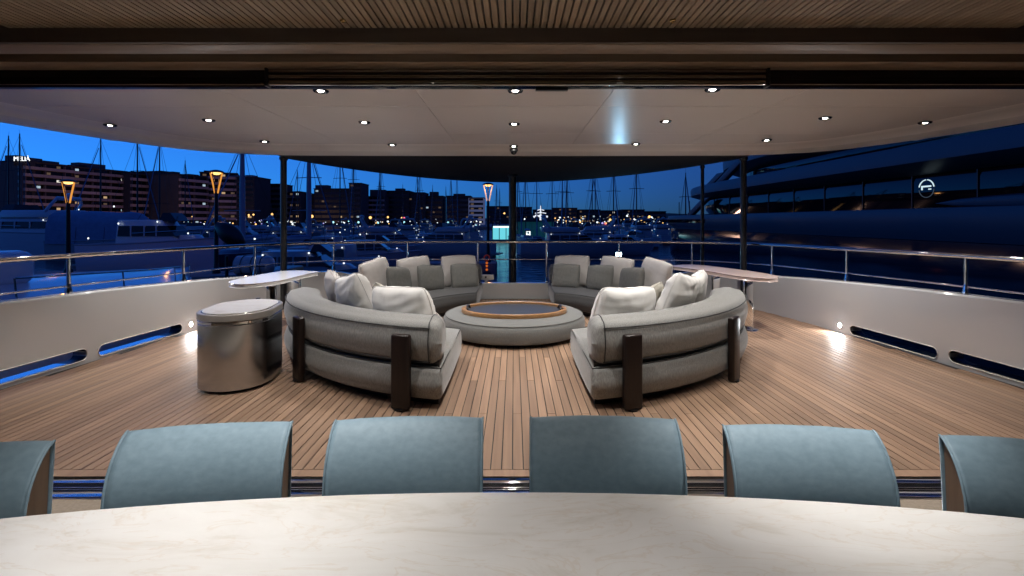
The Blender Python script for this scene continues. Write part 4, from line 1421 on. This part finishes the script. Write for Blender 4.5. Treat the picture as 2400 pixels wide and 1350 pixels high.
put(tb2, 275, 56, R(4)).scale = (1, 1, 1.3)

# the neighbour's boat close alongside to port: its smooth side fills the view under the rail
nb = thing('neighbour_cruiser', 'smooth pale cruiser hull close alongside, its side seen under the guard rail', 'boat', (-10.1, 8.4, WZ))
rs = []
for i in range(21):
    u = i / 20
    y = -9.0 + 15.6 * u
    hb = 2.15 if u < 0.55 else 2.15 * max(0.02, 1 - ((u - 0.55) / 0.45) ** 2.6)
    zs = 3.45 - 0.75 * u ** 1.4
    rs.append([(-hb * f, y, z) for f, z in ((1.0, zs), (0.97, zs * 0.55), (0.85, 0.1), (0.4, -0.4))] + [(hb * f, y, z) for f, z in ((0.4, -0.4), (0.85, 0.1), (0.97, zs * 0.55), (1.0, zs))])
mbn = MB()
mbn.rings(rs, closed=False)
mbn.build('hull', M_pale, nb, smooth=60)
dk = MB()
dk.rings([[(r[0][0] * 0.96, r[0][1], r[0][2] - 0.03) for r in rs], [(r[0][0] * 0.5, r[0][1], r[0][2] + 0.27) for r in rs], [(0, r[0][1], r[0][2] + 0.36) for r in rs], [(r[-1][0] * 0.5, r[0][1], r[0][2] + 0.27) for r in rs], [(r[-1][0] * 0.96, r[0][1], r[0][2] - 0.03) for r in rs]], closed=False)
dk.build('deck', M_pale, nb, smooth=60)
MB().tube([Vector(r[-1]) for r in rs], 0.05, 8).build('toe_rail', M_boat, nb, smooth=60)
for y0, y1, ww, hh in ((-8, -2.6, 2.6, 0.75), (-1.7, 0.8, 2.2, 0.5)):
    o = MB().box(-ww / 2, ww / 2, y0, y1, 3.3, 3.45 + hh).build('deck_trunk', M_pale, nb, bevel=0.22, seg=4)
MB().box(-1.0, 1.0, -2.58, -1.72, 3.3, 3.70).build('hatch_recess', M_bglass, nb, bevel=0.03)
MB().tube([Vector((r[-1][0] * 0.86, r[-1][1], r[-1][2] + 0.42)) for r in rs[11:]], 0.02, 6).build('hand_rail', M_chrome, nb, smooth=60)
for r in rs[11::3]:
    MB().tube([(r[-1][0] * 0.88, r[-1][1], r[-1][2]), (r[-1][0] * 0.86, r[-1][1], r[-1][2] + 0.42)], 0.016, 6).build('rail_post', M_chrome, nb)
for k in range(5):
    MB().box(2.09, 2.13, 1.2 + 0.42 * k, 1.36 + 0.42 * k, 2.35, 2.72, ).build('vent_slot', M_bglass, nb)

# life-raft canister / tender tube lashed by the corner of the deck
tc = thing('tender', 'pale inflatable tender end with dark lashings outside the deck corner', 'tender boat', ((618 - HX) * 12.6 / F, 12.6, WZ))
zc = CH + (HY - 622) * 12.6 / F - WZ
rs = []
for k in range(13):
    u = k / 12
    rad = 0.25 * math.sqrt(max(0.0001, 1 - (max(0, u - 0.82) / 0.18) ** 2)) if u > 0.82 else 0.25
    rs.append([(0.0 + 0.95 * (u - 1) + 0.28, rad * math.cos(a), zc + rad * math.sin(a)) for a in [2 * PI * j / 16 for j in range(16)]])
MB().rings(rs).build('tube', M_boat, tc, smooth=60)
for xx in (0.02, -0.22, -0.48):
    MB().tube([(xx, 0.258 * math.cos(2 * PI * j / 20), zc + 0.258 * math.sin(2 * PI * j / 20)) for j in range(20)], 0.012, 5, loop=True).build('lashing', M_dark, tc)
MB().tube([(-0.66, -0.262, zc), (0.16, -0.25, zc)], 0.012, 5).build('lashing', M_dark, tc)
MB().box(-0.6, 0.1, -0.25, 2.2, zc - 0.45, zc - 0.2).build('floor', M_dark, tc, bevel=0.05)
MB().tube([(-0.3, 1.0, zc - 0.4), (-0.3, 1.0, -0.2)], 0.1, 8).build('cradle', M_dark, tc)

# thick-masted big yacht whose mast rises behind the lantern, and others with named masts
mast_specs = [  # photo px of the mast, px of its top (may be hidden by the overhead), distance, length, dark spar?
    (20, 318, 92, 13, True), (46, 313, 95, 14, True), (236, 322, 84, 14, True), (322, 318, 86, 14, True), (374, 322, 80, 13, True),
    (434, 376, 110, 11, True), (568, 322, 52, 17, False), (724, 330, 56, 17, False),
    (697, 398, 130, 11, True), (797, 345, 90, 14, True), (829, 352, 100, 13, True), (890, 390, 140, 11, True), (893, 380, 120, 12, True),
    (978, 405, 135, 12, True), (984, 395, 128, 12, True), (1057, 415, 140, 12, True), (1071, 415, 140, 12, True), (944, 432, 190, 10, True), (1014, 434, 200, 10, True), (1045, 437, 210, 10, True),
    (1164, 434, 150, 10, True), (1171, 442, 160, 10, True), (1213, 395, 105, 12, True), (1232, 400, 98, 12, True), (1258, 400, 92, 13, True), (1294, 400, 90, 13, True),
    (1318, 392, 84, 14, True), (1329, 396, 88, 14, True), (1388, 390, 92, 13, True), (1395, 392, 96, 13, True), (1438, 388, 80, 13, True), (1492, 380, 82, 14, True), (1607, 405, 70, 10, True)]
sg = 'sailing yachts moored across the harbour'
for k, (px, yt, Y, L, dk_) in enumerate(mast_specs):
    Hm = CH + (HY - yt) * Y / F - WZ
    if px == 568:
        lb = 'tall sailing yacht with a thick pale mast beside the orange lantern'
    elif px == 724:
        lb = 'tall sailing yacht with a thick blue mast right of the awning pole'
    elif px in (20, 46):
        lb = 'bare masted sailing yacht before the sign end of the hotel'
    else:
        lb = 'slender dark masted sailing yacht moored across the harbour'
    o = sailboat(lb, L, Hm, group=sg, dark=dk_, thick=(0.30 if not dk_ else None), m=(M_boat if k % 3 else M_boat2))
    ang = R([92, 85, 97, 88, 80, 100][k % 6]) * (1 if k % 2 else -1)
    put(o, px, Y, ang)
    # keep the mast itself on its pixel
    mxo = L * 0.06
    o.location.x -= mxo * math.cos(ang)
    o.location.y -= mxo * math.sin(ang)

# motor boats and small craft in the middle distance
mg = 'motor boats moored in rows across the harbour'
mb0 = motorboat('white motor yacht moored in the rows across the harbour', 12, 3.9, 1.7, group=mg)
mb1 = motorboat('low white motor boat without flybridge in the rows across the harbour', 9, 3.0, 1.3, fly=False, group=mg)
spots = [(690, 66, 10, 0), (760, 58, 170, 1), (860, 46, 8, 1), (905, 62, 12, 0), (960, 84, 94, 0), (1010, 70, 6, 1), (1050, 62, 170, 0), (1098, 78, 100, 0), (620, 80, 20, 0),
         (560, 74, 8, 0), (470, 70, 172, 0), (420, 95, 90, 0), (520, 100, 85, 1), (640, 120, 95, 0), (740, 125, 88, 0), (820, 118, 92, 0), (880, 130, 85, 1), (930, 140, 95, 0), (1000, 150, 90, 0), (1060, 145, 88, 0), (1110, 150, 92, 1),
         (1330, 60, 5, 0), (1390, 70, 174, 0), (1450, 64, 8, 1), (1500, 84, 90, 0), (1540, 96, 96, 0), (1340, 120, 90, 0), (1420, 130, 95, 1), (1470, 140, 88, 0), (770, 38, 172, 1), (700, 30, 8, 1)]
for k, (px, Y, a, ty) in enumerate(spots):
    src = mb1 if ty else mb0
    if k in (0, 1):
        o = mb0 if k == 0 else mb1
    else:
        o = dup(src)
    put(o, px, Y, R(a))

# black folded sail hood on a boat by the mast
hd = thing('covered_dinghy', 'black covered outboard dinghy hoisted at an angle beside the thick pale mast', 'dinghy', ((540 - HX) * 26 / F, 26, WZ))
rs = []
for k in range(11):
    u = k / 10
    rad = 0.55 * (math.sin(PI * min(0.98, max(0.05, u))) ** 0.5)
    c = Vector((-0.75 + 1.5 * u, 0, CH + (HY - lerp(528, 572, u)) * 26 / F - WZ))
    rs.append([c + Vector((rad * 0.35 * math.cos(a), rad * math.sin(a) * 0.8, rad * 0.9 * math.cos(a))) for a in [2 * PI * j / 14 for j in range(14)]])
MB().rings(rs).build('cover', M_dark, hd, smooth=60)
MB().tube([(-0.2, 0, 2.6), (-0.2, 0, 0.0)], 0.09, 8).build('davit_post', M_iron, hd)
MB().tube([(-0.2, 0.05, 0.9), (1.2, 0.05, 1.2)], 0.05, 8).build('strut', M_iron, hd)
MB().box(-2.2, 2.2, -1, 1, -0.3, 0.35).build('float', M_iron, hd, bevel=0.1)

# ------------------------------------------------------------------ floating kiosk with teal glow
M_teal = mat('teal_panel', (0.02, 0.10, 0.13), 0.5, emit=(0.02, 0.22, 0.30), es=0.10)
M_tealhot = emat('teal_lit', (0.14, 0.62, 0.72), 1.1)
kY = 108
kk = thing('kiosk', 'dark teal floating kiosk with a white lit symbol and a glowing cyan end', 'kiosk', (0, kY, WZ))
def kx(px): return (px - HX) * kY / F
def kz(py): return CH + (HY - py) * kY / F - WZ
MB().box(kx(1150), kx(1302), -1.0, 9, -0.3, 0.25).build('pontoon', M_quay, kk)
MB().box(kx(1209), kx(1298), 0, 7, 0.25, kz(520)).build('wall', M_teal, kk)
MB().box(kx(1154), kx(1205), 1.5, 6, 0.25, kz(534)).build('lit_bay', M_tealhot, kk)
MB().box(kx(1153), kx(1299), -0.8, 7.4, kz(520), kz(516)).build('roof', M_roof, kk)
for px in (1154, 1170, 1186, 1204):
    MB().box(kx(px) - 0.08, kx(px) + 0.08, 0.4, 0.6, 0.25, kz(520)).build('post', M_iron, kk)
MB().box(kx(1156), kx(1204), 0.3, 0.5, kz(534), kz(530)).build('light_strip', emat('kiosk_strip', (0.6, 0.95, 1.0), 2.0), kk)
M_sym = emat('kiosk_symbol', (0.9, 0.98, 1.0), 1.6)
for (a, b_, c, d) in ((1233, 1243, 541, 543.5), (1240.5, 1243, 543.5, 556), (1233, 1243, 548, 550.5), (1233, 1236.5, 555, 559), (1238.5, 1243, 556, 559), (1233, 1236, 545, 548)):
    MB().box(kx(a), kx(b_), -0.12, -0.004, kz(d), kz(c)).build('symbol_bar', M_sym, kk)

# red channel marker
mk = thing('channel_marker', 'red ringed channel marker with amber lights floating before the kiosk', 'marker buoy', ((1141 - HX) * 40 / F, 40, WZ))
MB().lathe([(0.35, -0.2), (0.38, 0.1), (0.30, 0.25), (0.10, 0.35)], n=14).build('float', M_iron, mk, smooth=40)
MB().lathe([(0.07, 0.3), (0.06, 1.2)], n=8).build('post', mat('marker_red', (0.35, 0.03, 0.02), 0.5, emit=(1, 0.1, 0.03), es=0.06), mk)
MB().tube([(0.22 * math.cos(2 * PI * k / 18), 0, 1.42 + 0.22 * math.sin(2 * PI * k / 18)) for k in range(18)], 0.05, 8, loop=True).build('ring', MATS['marker_red'], mk, smooth=60)
for z in (0.45, 0.75, 1.0):
    MB().lathe([(0.02, -0.09), (0.10, -0.04), (0.10, 0.04), (0.02, 0.09)], c=(0, -0.04, z), n=10).build('amber_light', emat('amber', (1.0, 0.22, 0.03), 0.55), mk, smooth=60)

# ------------------------------------------------------------------ waterfront lamps: dots of light along the far quays
def dot_lamp(label, mt, r, px, py, Y, group, base=None):
    p = PY(px, py, Y)
    zb = WZ + 1.6 if base is None else base
    t = thing('quay_lamp', label, 'lamp', (p.x, Y, zb), group=group)
    h = max(0.3, p.z - zb)
    MB().tube([(0, 0, 0), (0, 0, h)], 0.06, 5).build('post', M_iron, t)
    MB().lathe([(0.05 * r, -r), (0.8 * r, -0.55 * r), (r, 0), (0.8 * r, 0.55 * r), (0.05 * r, r)], c=(0, 0, h), n=8).build('globe', mt, t, smooth=60)
    return t
D = [emat('dot_white', (0.85, 0.95, 1.0), 2.0), emat('dot_amber', (1.0, 0.55, 0.18), 2.0), emat('dot_cyan', (0.40, 0.9, 1.0), 1.8), emat('dot_violet', (0.5, 0.45, 1.0), 1.2), emat('dot_red', (1.0, 0.15, 0.25), 1.6)]
names = [('small white quay lamp on the far waterfront', 'white quay lamps on the far waterfront'), ('amber quay lamp on the far waterfront', 'amber quay lamps on the far waterfront'),
         ('cyan quay lamp on the far waterfront', 'cyan quay lamps on the far waterfront'), ('violet quay lamp on the far waterfront', 'violet quay lamps on the far waterfront'), ('red quay lamp on the far waterfront', 'red quay lamps on the far waterfront')]
rd = random.Random(5)
fixed = [(399, 520, 2, 0.9), (628, 521, 2, 0.9), (638, 502, 1, 0.9), (583, 504, 1, 0.7), (594, 503, 1, 0.7), (731, 507, 1, 1.2), (868, 510, 1, 1.1), (909, 509, 1, 0.8), (942, 511, 1, 0.8), (947, 511, 4, 0.8),
         (781, 521, 2, 0.8), (840, 521, 2, 0.8), (947, 521, 2, 0.8), (1093, 521, 2, 0.8), (1050, 521, 2, 0.7), (1182, 500, 1, 0.7), (1419, 524, 4, 1.0), (1430, 515, 1, 0.9), (1476, 514, 1, 0.9), (1464, 524, 0, 1.1),
         (1477, 525, 0, 0.9), (1503, 515, 1, 0.8), (1522, 508, 1, 1.0), (1510, 525, 2, 0.8), (1527, 525, 2, 0.9), (1412, 523, 3, 0.8), (1400, 521, 0, 0.7)]
for px, py, c, r in fixed:
    dot_lamp(names[c][0], D[c], r * 0.62, px, py, 222, names[c][1], base=WZ)
for k in range(180):
    px = rd.choice([rd.uniform(380, 700), rd.uniform(660, 1130), rd.uniform(1215, 1560), rd.uniform(1300, 1570)])
    py = rd.gauss(523, 4.5) if px < 1150 else rd.gauss(516, 6)
    c = rd.choice([0, 0, 0, 0, 0, 3, 2, 0, 1]) if px < 1150 else rd.choice([0, 0, 1, 1, 0, 0, 3])
    Y = rd.uniform(150, 228)
    dot_lamp(names[c][0], D[c], rd.choice([0.10, 0.12, 0.15, 0.2, 0.3]), px, min(py, 531), Y, names[c][1], base=WZ)

# lit communications mast on a motor yacht beyond the kiosk
lm = thing('lit_radar_mast', 'white radar mast glowing as if brightly floodlit rising beyond the kiosk roof', 'radar mast', ((1267 - HX) * 150 / F, 150, WZ))
def lz(py): return CH + (HY - py) * 150 / F - WZ
M_fl = mat('mast_flood_glow', (0.8, 0.8, 0.8), 0.5, emit=(0.9, 0.95, 1.0), es=0.9)  # no lamp here: the mast's floodlight is built in as emission
MB().box(-5, 5, -2, 2, -0.3, lz(518)).build('hull', M_boat2, lm, bevel=0.3)
MB().tube([(0, 0, lz(518)), (0, 0, lz(482))], [0.35, 0.1], 8).build('pole', M_fl, lm)
for py, w in ((500, 1.7), (493, 1.1), (507, 2.3)):
    MB().tube([(-w, 0, lz(py)), (0, 0, lz(py) + 0.3), (w, 0, lz(py))], 0.16, 6).build('yard', M_fl, lm)
MB().tube([(-2.1, 0, lz(510)), (-1.3, 0, lz(503)), (-0.2, 0, lz(509)), (0.9, 0, lz(505)), (2.2, 0, lz(509))], 0.22, 6).build('radar_bar', M_fl, lm)

# ------------------------------------------------------------------ the big dark yacht to starboard
BX = 16.0
by = thing('superyacht', 'huge dark blue tiered superyacht with black glass moored alongside', 'yacht', (BX, 20, WZ))
M_by = mat('superyacht_paint', (0.07, 0.08, 0.10), 0.42, spec=0.25)
M_byh = mat('superyacht_hull', (0.012, 0.015, 0.025), 0.10, coat=0.5)
M_byg = mat('superyacht_glass', (0.003, 0.004, 0.006), 0.03, spec=0.28)
def deckslab(name, m, yend, z0, z1, inset=0.0, flare=0.0, tip=6.0, y0=-38, width=11.0, smooth=35, rise=0.0):
    """a tier with its stern (far end) drawn to a rounded point; coordinates relative to the yacht's root"""
    def outline(ins, z, ext=0.0):
        o = []
        ye = yend - 20 + ext
        n = 14
        for k in range(n + 1):
            u = k / n
            o.append((ins + (width - 2 * ins) / 2 * (1 - math.cos(u * PI / 2) ** 0.75) if k else ins, ye - tip * (1 - math.sin(u * PI / 2)), z + rise * 0))
        right = [(width - p[0], p[1], p[2]) for p in o[::-1]][1:]
        pts = [(ins, y0, z)] + o + right + [(width - ins, y0, z)]
        return pts
    zz0, zz1 = z0 - WZ, z1 - WZ
    h = zz1 - zz0
    rs = [outline(inset + flare, zz0, -0.6 * tip * 0.2), outline(inset, zz0 + h * 0.35), outline(inset, zz0 + h * 0.8, 0.1), outline(inset + 0.06, zz1 - 0.03, 0.0), outline(inset + 0.2, zz1, -0.15)]
    return MB().rings(rs).build(name, m, by, smooth=smooth)
deckslab('hull', M_byh, 56, WZ - 0.5, 0.72, 0.10, 0.5, tip=9)
lb_ = deckslab('main_bulwark', M_by, 57, 0.72, 2.0, 0.0, 0.25, tip=10)
for y0, y1 in ((20.5, 33.0),):
    MB().box(-0.02, 0.3, y0, y1, 1.30 - WZ, 1.62 - WZ).build('window_slit', M_byg, lb_)
deckslab('main_glass', M_byg, 48, 2.0, 3.40, 0.9, 0.0, tip=9)
u1 = deckslab('upper_overhang', M_by, 51, 3.40, 4.55, -0.15, 0.9, tip=14)
deckslab('upper_glass', M_byg, 40, 4.55, 5.15, 0.7, 0.0, tip=10)
deckslab('bridge_overhang', M_by, 44, 5.15, 6.6, 0.1, 0.9, tip=14)
deckslab('bridge_glass', M_byg, 33, 6.6, 7.8, 1.3, 0.0, tip=8)
deckslab('sun_deck', M_by, 40, 7.8, 9.2, 0.6, 0.8, tip=13)
# mullions of the glass tier
for k in range(16):
    yy = -14 + 2.9 * k
    MB().box(0.86, 0.93, yy - 0.02, yy + 0.02, 2.02 - WZ, 3.38 - WZ).build('mullion', mat('mullion_dark', (0.02, 0.02, 0.022), 0.3), by)
# raked struts at the stern end
for k, (ya, yb, za, zb) in enumerate(((26, 22, 2.0, 3.45), (19.5, 15.5, 4.5, 6.0), (23, 19, 3.9, 5.3))):
    m = MB()
    m.add([(0.3, ya, za - WZ), (0.3, ya - 1.5, za - WZ), (0.3, yb - 1.5, zb - WZ), (0.3, yb, zb - WZ), (0.7, ya, za - WZ), (0.7, ya - 1.5, za - WZ), (0.7, yb - 1.5, zb - WZ), (0.7, yb, zb - WZ)],
          [(0, 1, 2, 3), (7, 6, 5, 4), (0, 4, 5, 1), (1, 5, 6, 2), (2, 6, 7, 3), (3, 7, 4, 0)])
    m.build('raked_strut', M_by, by, bevel=0.08)
# wing platform, a long blue lozenge on the side
rs = []
for k in range(13):
    u = k / 12
    hh = 0.26 * math.sqrt(max(0.003, 1 - (1 - min(1, u / 0.5)) ** 2))
    yy = lerp(19.3, 8.0, u) - 20
    rs.append([(0.9 - 0.45 * math.sqrt(max(0.02, min(1, u / 0.5))) * c, yy, 2.18 + hh * s - WZ) for c, s in ((0, -1), (0.9, -0.7), (1.1, 0), (0.9, 0.7), (0, 1))])
MB().rings(rs).build('wing_platform', M_by, by, smooth=50)
# lit round emblem on the dark glass
ey, ez = 19.8, CH + (HY - 442) * 19.8 / F
em = thing('emblem', 'glowing white ring emblem with a bar inside on the black glass of the superyacht', 'emblem', (BX + 0.885, ey, ez))
M_em = emat('emblem_glow', (0.70, 0.92, 1.0), 1.0)
M_em2 = emat('emblem_dim', (0.35, 0.5, 0.75), 0.12)
def arcpts(r, a0, a1, n=24):
    return [(0, r * math.cos(R(lerp(a0, a1, k / n))), r * math.sin(R(lerp(a0, a1, k / n)))) for k in range(n + 1)]
MB().tube(arcpts(0.36, 12, 85), 0.020, 6).build('ring_arc', M_em, em)
MB().tube(arcpts(0.36, 97, 170), 0.020, 6).build('ring_arc', M_em, em)
MB().tube(arcpts(0.36, 185, 352, 36), 0.014, 6).build('ring_arc', M_em2, em)
for (a, b_, c, d) in ((-0.24, 0.22, 0.06, 0.12), (-0.24, -0.19, -0.05, 0.06), (0.10, 0.22, -0.05, -0.01)):
    MB().box(-0.012, 0.012, -b_, -a, c, d).build('bar', M_em, em)

# street lighting of the waterfront: warm lamps whose light washes the lower facades
for px, Y, pw in ((225, 190, 90), (330, 215, 45), (450, 218, 40), (583, 222, 30), (868, 222, 55), (1430, 300, 40)):
    x = (px - HX) * Y / F
    t = thing('avenue_lamp', 'tall warm avenue lamp on the far waterfront street', 'street lamp', (x, Y, WZ if Y < 235 else WZ + 1.6), group='warm avenue lamps on the far waterfront')
    MB().tube([(0, 0, 0), (0, 0, 6.2)], 0.07, 6).build('post', M_iron, t)
    MB().lathe([(0.05, -0.2), (0.25, -0.1), (0.28, 0.05), (0.1, 0.2)], c=(0, 0, 6.3), n=8).build('globe', D[1], t, smooth=60)
    l = bpy.data.lights.new('lamp_light', 'POINT')
    l.energy = pw
    l.color = (1.0, 0.58, 0.40)
    l.shadow_soft_size = 0.5
    o = bpy.data.objects.new('lamp_light', l)
    COL.objects.link(o)
    o.parent = t
    o.location = (0, -0.5, 7.0)

# cool floodlight on the neighbouring pontoon astern: its gleam shows in the glossy overhead
fl = thing('pontoon_floodlight', 'cool white floodlight on a post low behind the stern rail', 'floodlight', ((1450 - HX) * 24 / F, 24.0, WZ))
MB().box(-1.2, 1.2, -0.8, 1.6, -0.3, 0.4).build('pontoon', M_quay, fl, bevel=0.05)
MB().tube([(0, 0, 0.4), (0, 0, 2.72)], 0.05, 8).build('post', M_iron, fl)
MB().box(-0.16, 0.16, -0.02, 0.12, 2.70, 2.95).build('housing', M_iron, fl, bevel=0.02)
MB().box(-0.13, 0.13, -0.035, -0.018, 2.73, 2.92).build('lens', emat('flood_lens', (0.55, 0.85, 1.0), 30.0), fl)
_d = Vector((1.0, 6.2, 2.67)) - Vector((fl.location.x, 24, -0.15))
spot(fl, (0, -0.12, 2.83), 2.6, (0.30, 0.68, 1.0), 34, 0.9, 0.12, aim=_d)
